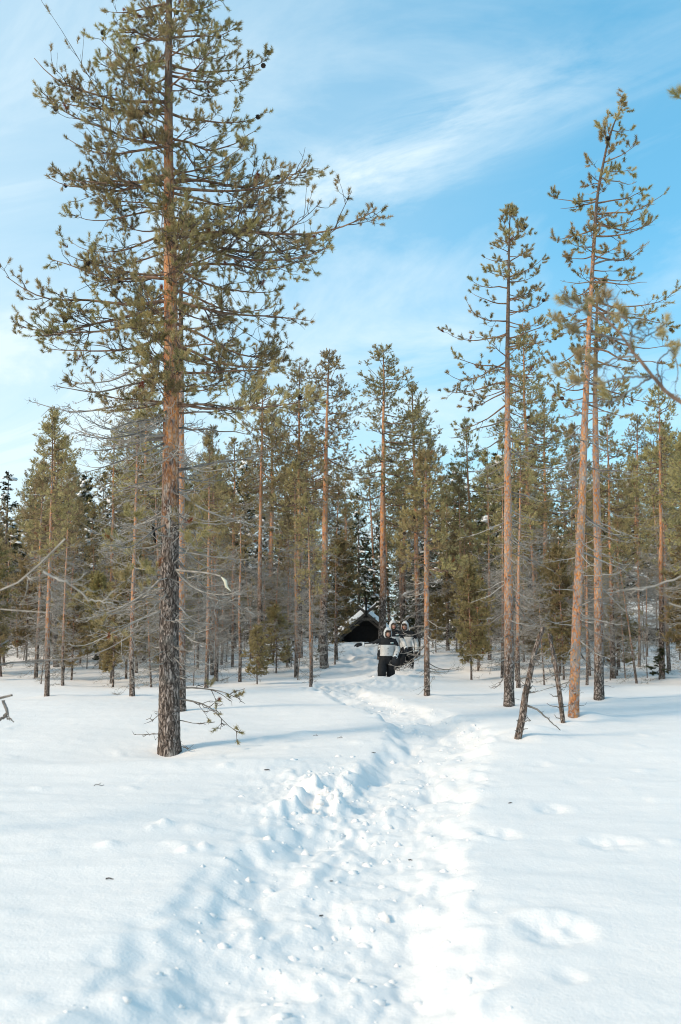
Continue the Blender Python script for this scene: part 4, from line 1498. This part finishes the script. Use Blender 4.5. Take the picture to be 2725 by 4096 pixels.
def person(loc, rz, label, J, group, head_turn=0.0, patch=True, panel=(.92, 1.24)):
    """J: joints in metres with the soles at 0; x to the photo's right, y away, the figure faces -y"""
    p = empty('person', loc, label, 'person', group, rz)
    names = list(J)
    idx = {k: i for i, k in enumerate(names)}
    V = [J[k][0] for k in names]
    Rr = [J[k][1] for k in names]
    E = [(idx[J[k][2]], idx[k]) for k in names if J[k][2]]
    me = skin_mesh('body', V, E, Rr, 2, idx['pelvis'])
    bm = bmesh.new()
    bm.from_mesh(me)
    for v in bm.verts:                     # folds of thick cloth
        c = v.co
        f = float(noise2(c.x * 9 + 3, c.z * 16 + c.y * 5)) * .012 + float(noise2(c.x * 4, c.z * 22)) * (.014 if c.z < .85 else .007)
        v.co = c + v.normal * f
    bm.normal_update()
    for zc in panel:
        bmesh.ops.bisect_plane(bm, geom=bm.verts[:] + bm.edges[:] + bm.faces[:], plane_co=(0, 0, zc), plane_no=(0, 0, 1))
    hd = Vector(J['head'][0])
    for f in bm.faces:
        c = f.calc_center_median()
        f.smooth = True
        g = panel[0] < c.z < panel[1] and c.y < J['chest'][0][1] + .03 and abs(c.x - J['chest'][0][0]) < .24
        for s in ('l', 'r'):                # grey underside of the sleeves
            a, b = Vector(J['elbow_' + s][0]), Vector(J['wrist_' + s][0])
            t = (c - a).dot(b - a) / (b - a).length_squared
            q = a + (b - a) * max(-.55, min(1, t))
            sh = Vector(J['shoulder_' + s][0])
            if t > -.0 and (c - (a + (b - a) * t)).length < .12 and c.z < (a + (b - a) * t).z + .025 and t < .92:
                g = True
            elif (c - sh).length > .12 and abs(c.x) > .2 and c.z > .8 and c.z < a.z + (sh.z - a.z) * .5 - .02 and c.y < .06 and (c - a).length < .22:
                g = True
        f.material_index = 1 if g else 0
    # head: one skull with brow, nose, mouth, chin and ears under the hood
    tmp = bmesh.new()
    bmesh.ops.create_uvsphere(tmp, u_segments=24, v_segments=18, radius=1)
    for v in tmp.verts:
        x, y, z = v.co
        v.co = Vector((x * .078 * (1 - .18 * max(-z, 0)), y * .098, z * .118))
        fr_ = max(0, -y)
        px, pz = v.co.x, v.co.z
        v.co.y -= fr_ * (.030 * math.exp(-(px / .015) ** 2 - ((pz + .012) / .024) ** 2) + .012 * math.exp(-(px / .012) ** 2 - ((pz - .012) / .03) ** 2)
                         - .010 * (math.exp(-((abs(px) - .031) / .015) ** 2 - ((pz - .012) / .013) ** 2)) + .008 * math.exp(-((pz - .034) / .012) ** 2 - (px / .05) ** 2)
                         + .010 * math.exp(-(px / .024) ** 2 - ((pz + .052) / .010) ** 2) + .014 * math.exp(-(px / .03) ** 2 - ((pz + .092) / .02) ** 2))
    rot = Matrix.Translation(hd) @ Matrix.Rotation(head_turn, 4, 'Z')
    mats = {}
    for f in tmp.faces:
        c = f.calc_center_median()
        f.material_index = 2
        f.smooth = True
        if abs(c.x) < .026 and abs(c.z + .053) < .011 and c.y < -.05:
            f.material_index = 3
    for sx in (-1, 1):
        for r, m, off in ((.0100, 4, .003), (.0072, 5, -.0022)):
            res = bmesh.ops.create_uvsphere(tmp, u_segments=10, v_segments=8, radius=r, matrix=Matrix.Translation((sx * .031, -.080 + off, .011)))
            for v in res['verts']:
                for f in v.link_faces:
                    f.material_index = m
                    f.smooth = True
        res = bmesh.ops.create_cube(tmp, size=1, matrix=Matrix.Translation((sx * .032, -.094, .035)) @ Matrix.Rotation(sx * .15, 4, 'Y') @ Matrix.Diagonal((.032, .008, .007, 1)))
        for v in res['verts']:
            for f in v.link_faces:
                f.material_index = 6
        res = bmesh.ops.create_uvsphere(tmp, u_segments=8, v_segments=6, radius=1, matrix=Matrix.Translation((sx * .080, .005, -.005)) @ Matrix.Diagonal((.010, .018, .030, 1)))
        for v in res['verts']:
            for f in v.link_faces:
                f.material_index = 2
    bmesh.ops.transform(tmp, matrix=rot, verts=tmp.verts)
    tm = bpy.data.meshes.new('head_source')
    tmp.to_mesh(tm)
    tmp.free()
    bm.from_mesh(tm)
    bpy.data.meshes.remove(tm)
    me.materials.clear()
    bm.to_mesh(me)
    bm.free()
    for k in ('suit_black', 'suit_grey', 'skin', 'lip', 'eye_white', 'eye_dark', 'brow'):
        me.materials.append(M[k])
    link('body', me, p)
    # hood: a peaked shell open in front
    bm = bmesh.new()
    bmesh.ops.create_uvsphere(bm, u_segments=28, v_segments=20, radius=1)
    kill = []
    for v in bm.verts:
        x, y, z = v.co
        zz = z * .165 + (.018 * max(0, z) ** 2 * math.exp(-(x / .7) ** 2))
        v.co = Vector((x * .125 * (1 + .10 * max(-z, 0)), y * .130 + .030 + .02 * max(z, 0), zz - .004))
        if v.co.y < -.02 and (v.co.x / .092) ** 2 + ((v.co.z + .035) / .112) ** 2 < 1:
            kill.append(v)
        v.co += v.co.normalized() * float(noise2(x * 3 + J['head'][0][0] * 9, z * 3)) * .007
    bmesh.ops.delete(bm, geom=kill, context='VERTS')
    solid = bmesh.ops.solidify(bm, geom=list(bm.faces), thickness=.014)
    bmesh.ops.transform(bm, matrix=rot, verts=bm.verts)
    bm_obj('hood', bm, M['hood'], p, 0, True)
    # fur round the opening, thick on the brow
    a = np.linspace(0, 2 * np.pi, 90, endpoint=False)
    fx, fz_ = .092 * np.sin(a), -.035 + .112 * np.cos(a)
    fy = -.075 + .2 * (np.abs(fx)) + .02 * (np.cos(a) < -.2)
    br = np.linspace(-.062, .062, 40)
    pos = np.concatenate([np.stack([fx, fy, fz_], 1), np.stack([br, np.full(40, -.108), .042 + .006 * np.cos(br * 30)], 1), np.stack([br, np.full(40, -.114), .058 + .0 * br], 1)])
    pos = np.concatenate([pos, pos[-40:] + [0, .004, .016]])
    dr = np.concatenate([np.stack([np.sin(a) * -.4, np.full(90, -.9), np.cos(a) * -.35], 1), np.tile([0, -.7, .15], (120, 1)) + np.stack([np.tile(br, 3) * 4, np.zeros(120), np.zeros(120)], 1)])
    rm = np.array(rot.to_3x3())
    pos = pos @ rm.T + np.array(hd)
    dr = dr @ rm.T
    nd = Needles()
    n = len(pos)
    nd.add(pos, dr, np.full(n, .012), np.array([.23, .185, .15])[None] * np.random.default_rng(3).uniform(.5, 1.7, (n, 1)), 22, .026, .0045, 15, 70, rg=np.random.default_rng(8))
    tag(link('fur_trim', nd.mesh('fur_trim'), p), kind='stuff')
    for s in ('l', 'r'):
        w, e = Vector(J['wrist_' + s][0]), Vector(J['elbow_' + s][0])
        d = (w - e).normalized()
        glove(p, w + d * .03, d, J['palm_' + s] if 'palm_' + s in J else (0, -.4, -1), 1.5)
        tb = Tubes()
        pts = np.array([w - d * .005, w + d * .004, w + d * .026, w + d * .036])
        r = J['wrist_' + s][1]
        tb.add(pts, np.array([r * .95, r * 1.06, r * 1.05, r * .9]), 12)
        link('cuff', tb.mesh('cuff', [M['white_trim']]), p)
    if patch:
        cx, cy, czz = J['chest'][0]
        bm = bmesh.new()
        box(bm, cx + .075, cx + .165, cy - .215, cy - .20, 1.285, 1.312)
        pt = bm_obj('chest_patch', bm, M['white_trim'], p, .003)
        pt.rotation_euler = (0, 0, 0)
        bm = bmesh.new()
        box(bm, cx + .10, cx + .165, cy - .219, cy - .2155, 1.288, 1.297)
        bm_obj('chest_stripe', bm, M['teal_trim'], pt)
        bm = bmesh.new()
        for zz in (.98, 1.14):
            bmesh.ops.create_uvsphere(bm, u_segments=8, v_segments=6, radius=.014, matrix=Matrix.Translation((cx + .005, J['chest'][0][1] - .20, zz)))
        bm_obj('button', bm, M['button'], p)
    return p


def joints(lean=(0, 0), arm_l=None, arm_r=None, leg_l=None, leg_r=None, head=(0, 0)):
    lx, ly = lean
    J = {
        'pelvis': ((0, 0, .84), (.20, .165), None), 'spine': ((lx * .5, ly * .5, 1.05), (.19, .155), 'pelvis'), 'chest': ((lx, ly, 1.26), (.205, .16), 'spine'),
        'neck': ((lx * 1.2, ly * 1.2, 1.42), .085, 'chest'), 'nape': ((lx * 1.3 + head[0], ly * 1.3 + head[1] + .02, 1.50), .07, 'neck'),
        'head': ((lx * 1.35 + head[0], ly * 1.35 + head[1], 1.575), .065, 'nape')}
    for s, sx, arm, leg in (('r', -1, arm_r, leg_r), ('l', 1, arm_l, leg_l)):
        a = arm or ((sx * .34, .02, 1.08), (sx * .36, -.10, .86))
        J['shoulder_' + s] = ((sx * .20 + lx, ly, 1.345), .098, 'chest')
        J['elbow_' + s] = (a[0], .092, 'shoulder_' + s)
        J['wrist_' + s] = (a[1], .066, 'elbow_' + s)
        g = leg or ((sx * .12, -.05, .45), (sx * .12, 0, .10))
        J['hip_' + s] = ((sx * .105, 0, .74), .155, 'pelvis')
        J['knee_' + s] = (g[0], .138, 'hip_' + s)
        J['shin_' + s] = (tuple((np.array(g[0]) + np.array(g[1])) / 2), .132, 'knee_' + s)
        J['ankle_' + s] = (g[1], .112, 'shin_' + s)
        J['toe_' + s] = ((g[1][0], g[1][1] - .17, g[1][2] - .04), .06, 'ankle_' + s)
    J = {k: v for k, v in J.items()}
    return J


WG = 'people walking out of the wood'


def stand(px, top_py, Y, H=1.745):
    t = at(px, top_py, Y)
    return (t[0], Y, t[2] - H)


P1 = stand(1546, 2510, 29.6)
P2 = stand(1566, 2481, 31.2)
P3 = stand(1624, 2484, 32.4)
person(P1, 0, 'person in black and grey snowsuit leading the three, right arm stretched out sideways',
       joints((.03, -.04), arm_r=((-.46, -.06, 1.23), (-.68, -.10, 1.245)), arm_l=((.33, .0, 1.10), (.25, -.20, .90)), leg_r=((-.15, -.22, .46), (-.16, -.14, .10)), leg_l=((.12, .04, .44), (.12, .18, .10)), head=(.0, -.05)), WG, head_turn=.12)
person(P2, .1, 'person in black and grey snowsuit in the middle, half hidden behind the outstretched arm walker',
       joints((.02, -.03), arm_l=((.36, -.02, 1.08), (.42, -.18, .90)), leg_r=((-.12, .02, .45), (-.12, .16, .10)), leg_l=((.13, -.18, .47), (.13, -.10, .10)), head=(.02, -.03)), WG, head_turn=.15)
person(P3, -.1, 'person in black and grey snowsuit walking last, seen through bare pine twigs',
       joints((.0, -.05), arm_l=((.33, .03, 1.06), (.34, -.06, .80)), arm_r=((-.32, -.02, 1.06), (-.26, -.18, .86)), leg_r=((-.12, -.20, .50), (-.12, -.05, .14)), leg_l=((.12, .05, .45), (.12, .2, .12)), head=(-.03, -.05)), WG, head_turn=-.2)
print('FEET', [(round(p[0], 2), round(p[1], 2), round(p[2], 3), round(gz(p[0], p[1]), 3)) for p in (P1, P2, P3)])


# snow thrown up by the walkers' feet
def spray():
    rg = np.random.default_rng(6)
    bm = bmesh.new()
    for i in range(2600):
        u = rg.random()
        px = 1590 + 52 * rg.random() ** .8 + rg.normal(0, 9)
        py = 2706 - 52 * rg.random() ** 1.6 * (.5 + .5 * (px - 1575) / 60)
        c = at(px, py, 30.9 + rg.normal(0, .25))
        r = float(np.exp(rg.normal(-5.35, .5)))
        bmesh.ops.create_icosphere(bm, subdivisions=1, radius=r, matrix=Matrix.Translation(c) @ Matrix.Rotation(rg.uniform(0, 3), 4, 'X') @ Matrix.Diagonal((1, .8, .7, 1)))
    tag(bm_obj('snow_spray', bm, M['snow_cap']), kind='stuff')


spray()


# ================================================================== NEAR BRANCHES REACHING INTO VIEW
def polyline_branch(pts, r0, r1, name, mats, parent, base, k=24, rg=None, side_n=0, side_l=.2, side_r=.004, wig=.004):
    P = np.array([atv(x, y, Yd) for x, y, Yd in pts]) - base
    seg = np.concatenate([[0], np.cumsum(np.linalg.norm(np.diff(P, axis=0), axis=1))])
    s = np.linspace(0, seg[-1], k)
    Q = np.stack([np.interp(s, seg, P[:, i]) for i in range(3)], 1)
    for _ in range(2):
        Q[1:-1] = (Q[:-2] + 2 * Q[1:-1] + Q[2:]) / 4
    if rg is not None:
        Q[1:-1] += rg.normal(0, wig, (k - 2, 3))
    tw = Tubes()
    tw.add(Q, .78 * np.linspace(r0, r1, k) * (1 + (0 if rg is None else rg.normal(0, .08, k))), 8, 0)
    if side_n:
        si = rg.uniform(.15, 1, side_n)
        p, t = sample(Q[None], np.zeros(side_n, int), si)
        d = unit(t + rg.normal(0, .8, (side_n, 3)))
        c = curves(p, d, side_l * rg.uniform(.3, 1.1, side_n), 8, rg.normal(0, .35, (side_n, 3)), .12, rg)
        tw.add(c, np.linspace(side_r, side_r * .4, 8)[None] * np.ones((side_n, 1)), 5, 0)
        n2 = side_n * 3
        par = np.repeat(np.arange(side_n), 3)
        p, t = sample(c, par, rg.uniform(.2, 1, n2))
        d = unit(t + rg.normal(0, .9, (n2, 3)))
        c2 = curves(p, d, side_l * rg.uniform(.15, .5, n2), 6, rg.normal(0, .4, (n2, 3)), .14, rg)
        tw.add(c2, np.linspace(side_r * .6, side_r * .25, 6)[None] * np.ones((n2, 1)), 4, 0)
    return link(name, tw.mesh(name, mats), parent), Q


def near_right():
    rg = np.random.default_rng(15)
    b = np.array([2.35, 4.6, gz(2.35, 4.6) - .1])
    root = empty('pine_tree', b, 'near pine just out of frame on the right, its branch reaching in with tan tufts', 'tree')
    ax = np.array([(0, 0, 0), (.02, .02, 1.5), (.0, .03, 3.2), (-.03, .05, 5.2)])
    link('trunk', trunk_mesh('trunk', ax, np.array([.085, .075, .06, .03]), M['bark_slim'], 18, .05), root)
    Yd = 4.3
    sets = [
        ([(1800, 1130, 4.5), (1640, 985, 4.4), (1568, 925, Yd), (1520, 893, Yd), (1480, 840, Yd - .1), (1440, 785, Yd - .1), (1405, 742, Yd - .1), (1370, 705, Yd - .1)], .018, .0045),
        ([(1500, 868, Yd), (1440, 868, Yd - .1), (1360, 885, Yd - .2), (1310, 878, Yd - .2), (1288, 868, Yd - .2)], .0065, .003),
        ([(1470, 822, Yd - .1), (1420, 822, Yd), (1370, 850, Yd + .1), (1335, 835, Yd + .1)], .006, .003),
        ([(1440, 785, Yd - .1), (1380, 770, Yd - .2), (1330, 765, Yd - .2), (1292, 748, Yd - .2)], .006, .003),
        ([(1425, 765, Yd - .1), (1480, 780, Yd + .1), (1532, 745, Yd + .2)], .005, .003),
        ([(1420, 760, Yd - .1), (1390, 735, Yd), (1340, 715, Yd), (1302, 702, Yd)], .0055, .003),
        ([(1400, 738, Yd - .1), (1400, 700, Yd + .05), (1395, 690, Yd)], .005, .003),
        ([(1500, 868, Yd), (1450, 900, Yd), (1405, 930, Yd), (1392, 905, Yd)], .006, .003),
        ([(1530, 900, Yd), (1510, 840, Yd + .1), (1545, 800, Yd + .15), (1560, 840, Yd + .15)], .006, .003),
        ([(1450, 800, Yd - .1), (1455, 750, Yd - .2), (1432, 722, Yd - .2)], .005, .003)]
    tips = []
    for i, (pts, r0, r1) in enumerate(sets):
        o, Q = polyline_branch(pts, r0, r1, 'branch', [M['dead_dark'] if i else M['bough']], root, b, 26, rg, 7 if i == 0 else 3, .12, .0026, .0022)
        tips.append((o, Q))
    for o, Q in tips:
        nd = Needles()
        n = 4 if o is not tips[0][0] else 3
        for j in range(n):
            f = 1 - .10 * j - (.03 * rg.random() if j else 0)
            p, t = sample(Q[None], np.zeros(1, int), np.array([f]))
            off = rg.normal(0, .018, (1, 3)) * (j > 0)
            d = unit(t + np.array([[0, 0, .7]]) + rg.normal(0, .3, (1, 3)))
            nd.add(p + off, d, np.array([.045]), tints(1, rg, .95), 110, .042, .0026, 25, 75, rg=rg)
        tag(link('needles', nd.mesh('needles'), o), kind='stuff')
    # a tuft at the top right corner, and a bare twig lower down
    o, Q = polyline_branch([(1760, 330, 4.6), (1660, 270, 4.5), (1600, 245, 4.4), (1568, 228, 4.4)], .008, .003, 'branch', [M['bough']], root, b, 20, rg)
    nd = Needles()
    for dz in (0, 1):
        nd.add(Q[-1:] + dz * np.array([[.03, 0, .01]]), unit(np.array([[-.6, 0, .6]])), np.array([.05]), tints(1, rg, .4), 130, .045, .0028, 25, 75, rg=rg)
    tag(link('needles', nd.mesh('needles'), o), kind='stuff')
    polyline_branch([(1800, 1270, 4.9), (1640, 1300, 4.9), (1568, 1328, 4.9), (1500, 1352, 4.9), (1430, 1360, 4.9)], .009, .004, 'dead_branch', [M['dead']], root, b, 26, rg, 3, .1, .003)
    polyline_branch([(1800, 1370, 4.9), (1640, 1375, 4.9), (1585, 1400, 4.9), (1540, 1388, 4.9)], .008, .003, 'dead_branch', [M['dead']], root, b, 22, rg, 2, .1, .003)


near_right()


def near_left():
    rg = np.random.default_rng(16)
    b = np.array([-6.0, 6.6, gz(-6.0, 6.6) - .1])
    root = empty('dead_pine', b, 'grey dead pine out of frame on the left, its bare branches reaching in', 'tree')
    ax = np.array([(0, 0, 0), (.02, .0, 1.2), (.05, -.02, 1.9), (.02, 0, 2.4)])
    link('trunk', trunk_mesh('trunk', ax, np.array([.06, .05, .035, .015]), M['bark_grey'], 18, .05), root)
    pale = [M['dead']]
    polyline_branch([(-1285, 1400, 6.6), (-500, 1450, 6.9), (-210, 1460, 7.5), (-90, 1395, 6.0), (0, 1362, 5.2), (60, 1338, 5.1), (100, 1315, 5.0), (132, 1282, 5.0), (150, 1240, 5.0)], .014, .005, 'dead_branch', pale, root, b, 30, rg, 6, .16, .004)
    polyline_branch([(100, 1315, 5.0), (130, 1330, 5.0), (165, 1345, 5.0), (205, 1380, 5.0), (270, 1392, 5.0)], .008, .003, 'dead_branch', pale, root, b, 24, rg, 4, .14, .003)
    polyline_branch([(-1285, 1420, 6.6), (-500, 1470, 6.9), (-140, 1480, 7.4), (-60, 1420, 6.0), (0, 1395, 5.1), (40, 1412, 5.0), (70, 1430, 5.0), (110, 1410, 5.0)], .010, .003, 'dead_branch', pale, root, b, 24, rg, 8, .16, .004)
    polyline_branch([(-1285, 1540, 6.6), (-500, 1590, 6.9), (-140, 1600, 7.6), (-60, 1545, 8.0), (0, 1527, 8.4), (70, 1518, 8.5), (150, 1521, 8.5), (215, 1516, 8.5), (255, 1492, 8.5), (320, 1450, 8.5), (400, 1398, 8.4)], .024, .004, 'dead_branch', [M['dead_dark']], root, b, 34, rg, 7, .22, .004)
    polyline_branch([(-1285, 1530, 6.6), (-500, 1580, 6.9), (-140, 1590, 7.6), (-60, 1505, 8.0), (0, 1500, 8.3), (12, 1482, 8.4), (20, 1474, 8.4)], .022, .008, 'dead_branch', [M['dead_dark']], root, b, 20, rg, 3, .12, .005)
    polyline_branch([(-1285, 1580, 6.6), (-500, 1630, 6.9), (-150, 1640, 7.6), (-60, 1620, 7.2), (0, 1612, 7.0), (12, 1618, 7.0), (28, 1600, 7.0)], .026, .010, 'dead_branch', [M['dead_dark']], root, b, 22, rg, 2, .08, .006)
    polyline_branch([(8, 1612, 7.0), (12, 1632, 7.0), (20, 1642, 7.0), (10, 1650, 7.0), (-5, 1660, 7.0), (-30, 1690, 7.0)], .016, .010, 'dead_branch', [M['dead_dark']], root, b, 20, rg, 2, .08, .006)
    polyline_branch([(8, 1646, 7.0), (20, 1652, 7.0), (32, 1662, 7.0)], .009, .005, 'dead_branch', [M['dead_dark']], root, b, 10, rg)


near_left()


# ================================================================== CRUMBS AND CLODS BROKEN OUT OF THE PATH
def crumbs():
    rg = np.random.default_rng(44)
    n = 650
    y = np.exp(rg.uniform(math.log(3.9), math.log(30), n))
    xl, fl, fr_, xr = (np.interp(y, TR[:, 0], TR[:, i]) for i in range(1, 5))
    u = rg.beta(2.2, 2.0, n)
    x = xl + (xr - xl) * u
    blk = rg.random(n) < .22
    y = np.where(blk, rg.normal(9.8, 1.2, n), y)
    x = np.where(blk, rg.normal(-.15, .38, n), x)
    ok = y > 3.7
    x, y = x[ok], y[ok]
    r = np.exp(rg.normal(-3.9, .6, len(x)))
    r = np.clip(r, .006, .045)
    z = height(x, y) - r * .42
    bm = bmesh.new()
    bmesh.ops.create_icosphere(bm, subdivisions=1, radius=1)
    bm.verts.ensure_lookup_table()
    V0 = np.array([v.co[:] for v in bm.verts])
    F0 = np.array([[v.index for v in f.verts] for f in bm.faces])
    bm.free()
    m = len(V0)
    V = V0[None] * (1 + rg.normal(0, .22, (len(x), m, 1))) * rg.uniform(.6, 1.35, (len(x), 1, 3)) * r[:, None, None]
    a = rg.uniform(0, 6.28, len(x))
    ca, sa = np.cos(a)[:, None], np.sin(a)[:, None]
    V = np.stack([V[..., 0] * ca - V[..., 1] * sa, V[..., 0] * sa + V[..., 1] * ca, V[..., 2] * .85], -1) + np.stack([x, y, z], 1)[:, None]
    F = (F0[None] + (np.arange(len(x)) * m)[:, None, None]).reshape(-1, 3)
    me = make_mesh('snow_crumbs', V.reshape(-1, 3), None, F, [M['snow']])
    me.polygons.foreach_set('use_smooth', np.ones(len(F), bool))
    tag(link('snow_crumbs', me), kind='stuff')


crumbs()


# ================================================================== SNAGS
def snag(base_px, axis_px, widths, label, seed, extra):
    rg = np.random.default_rng(seed)
    g = ground_hit(base_px[0] * K, base_px[1] * K)
    Yd = g[1]
    b = np.array([g[0], Yd, gz(g[0], Yd) - .05])
    root = empty('dead_snag', b, label, 'dead tree', 'snags standing right of the trench')
    ax = axis_from_px(axis_px, Yd, b)
    ax[0] = (0, 0, 0)
    pxm = K * Yd / FPX
    rad = np.array(widths) * .5 * pxm
    link('trunk', trunk_mesh('trunk', ax, rad, M['bark_snag'], 20, .03, .10, .1), root)
    for pts, r0, r1 in extra:
        polyline_branch([(x, y, Yd - .05) for x, y in pts], r0, r1, 'dead_branch', [M['dead_dark']], root, b, 16, rg, 2, .06, .004)
    seg = np.cumsum(np.linalg.norm(np.diff(ax, axis=0), axis=1))
    for i in range(16):
        s = rg.uniform(.05, .95)
        j = np.interp(s * seg[-1], np.concatenate([[0], seg]), np.arange(len(ax)))
        S = np.array([np.interp(j, np.arange(len(ax)), ax[:, q]) for q in range(3)])
        az = rg.uniform(0, 6.28)
        L = rg.uniform(.08, .24)
        tb = Tubes()
        tb.add(arc(S, S + L * np.array([math.cos(az), math.sin(az), rg.uniform(-.4, .5)]), 6, .05, rg, .08), np.linspace(.010, .004, 6), 5)
        link('stub', tb.mesh('stub', [M['dead_dark']]), root)
    nd = Needles()
    for i in range(14):
        j = rg.uniform(0, len(ax) - 1.2)
        S = np.array([np.interp(j, np.arange(len(ax)), ax[:, q]) for q in range(3)])
        r = float(np.interp(j, np.arange(len(ax)), rad))
        az = rg.uniform(0, 6.28)
        d = np.array([math.cos(az), math.sin(az), -.3])
        nd.add((S + d * r * .9)[None], d[None], np.array([.01]), np.array([[.16, .165, .14]]), 40, .03, .004, 10, 85, rg=rg)
    tag(link('lichen', nd.mesh('lichen'), root), kind='stuff')


M['bark_snag'] = bark_mat('bark_of_snag', .9, 40, 1.5, 1.2)
snag((1190, 1700), [(1190, 1700), (1203, 1650), (1209, 1600), (1218, 1560), (1230, 1505), (1242, 1465), (1251, 1443)], [16, 17, 15, 14, 12, 11, 9],
     'taller of the two broken snags, leaning right with a side branch down to the snow', 81,
     [([(1212, 1623), (1235, 1632), (1262, 1655), (1290, 1681)], .020, .008), ([(1215, 1560), (1190, 1562), (1170, 1572)], .010, .004), ([(1228, 1520), (1260, 1530), (1275, 1555)], .010, .004), ([(1205, 1640), (1222, 1660)], .010, .005)])
snag((1297, 1664), [(1297, 1664), (1290, 1610), (1283, 1560), (1275, 1510), (1268, 1478), (1265, 1458)], [10, 11, 11, 10, 9, 9],
     'shorter broken snag leaning left, between the taller snag and the reddish pine', 82,
     [([(1282, 1550), (1262, 1562), (1240, 1570)], .010, .004), ([(1270, 1490), (1255, 1500), (1248, 1510)], .012, .006), ([(1288, 1600), (1272, 1604)], .008, .004)])


# ================================================================== SMALL THINGS LYING ON THE SNOW
def litter(px, py, L, r, label, seed, name='fallen_twig', flat=False):
    rg = np.random.default_rng(seed)
    g = ground_hit(px * K, py * K)
    z = gz(g[0], g[1])
    tb = Tubes()
    az = rg.uniform(-.6, .6)
    d = np.array([math.cos(az), math.sin(az), 0]) * L
    main = arc(-d / 2 + [0, 0, r], d / 2 + [0, 0, r], 8, -.05, rg, .08)
    tb.add(main, np.linspace(r, r * .6, 8), 5)
    if not flat:
        tb.add(arc(main[3], main[3] + np.array([.3 * L, -.2 * L, .25 * L]), 6, .1, rg, .08), np.linspace(r * .8, r * .4, 6), 5)
    o = link(name, tb.mesh(name, [M['cone'] if flat else M['dead_dark']]), None, (g[0], g[1], z))
    tag(o, label, 'twig' if not flat else 'bark flake', 'litter on the snow')


for i, (px, py, L, r, lab, fl) in enumerate([
        (727, 1693, .07, .004, 'small curled twig on the snow left of the trench bank', 0), (783, 1699, .10, .004, 'straight reddish twig on the snow by the trench bank', 0),
        (615, 1776, .06, .007, 'brown bark flake on the snow above the broken blocks', 1), (228, 1811, .10, .004, 'thin twig on the smooth snow below the big pine', 0),
        (253, 2023, .05, .005, 'small bark flake far down on the smooth left snow', 1), (763, 2037, .02, .004, 'dark flake on the trench floor, upper of two', 1),
        (740, 2108, .025, .005, 'dark flake on the trench floor, lower of two', 1), (945, 1990, .03, .005, 'tiny flake at the right side of the trench floor', 1),
        (1175, 1852, .04, .005, 'tiny flake on the right bank above the footprints', 1), (860, 1735, .05, .005, 'dark flake at the foot of the left trench bank', 1)]):
    litter(px, py, L, r, lab, 200 + i, 'bark_flake' if fl else 'fallen_twig', bool(fl))

for c in CLEAN:
    bpy.data.objects.remove(c)
for kind in [k for k in PROTO if k not in USED]:
    for c in list(PROTO[kind].children_recursive):
        bpy.data.objects.remove(c)
    bpy.data.objects.remove(PROTO[kind])
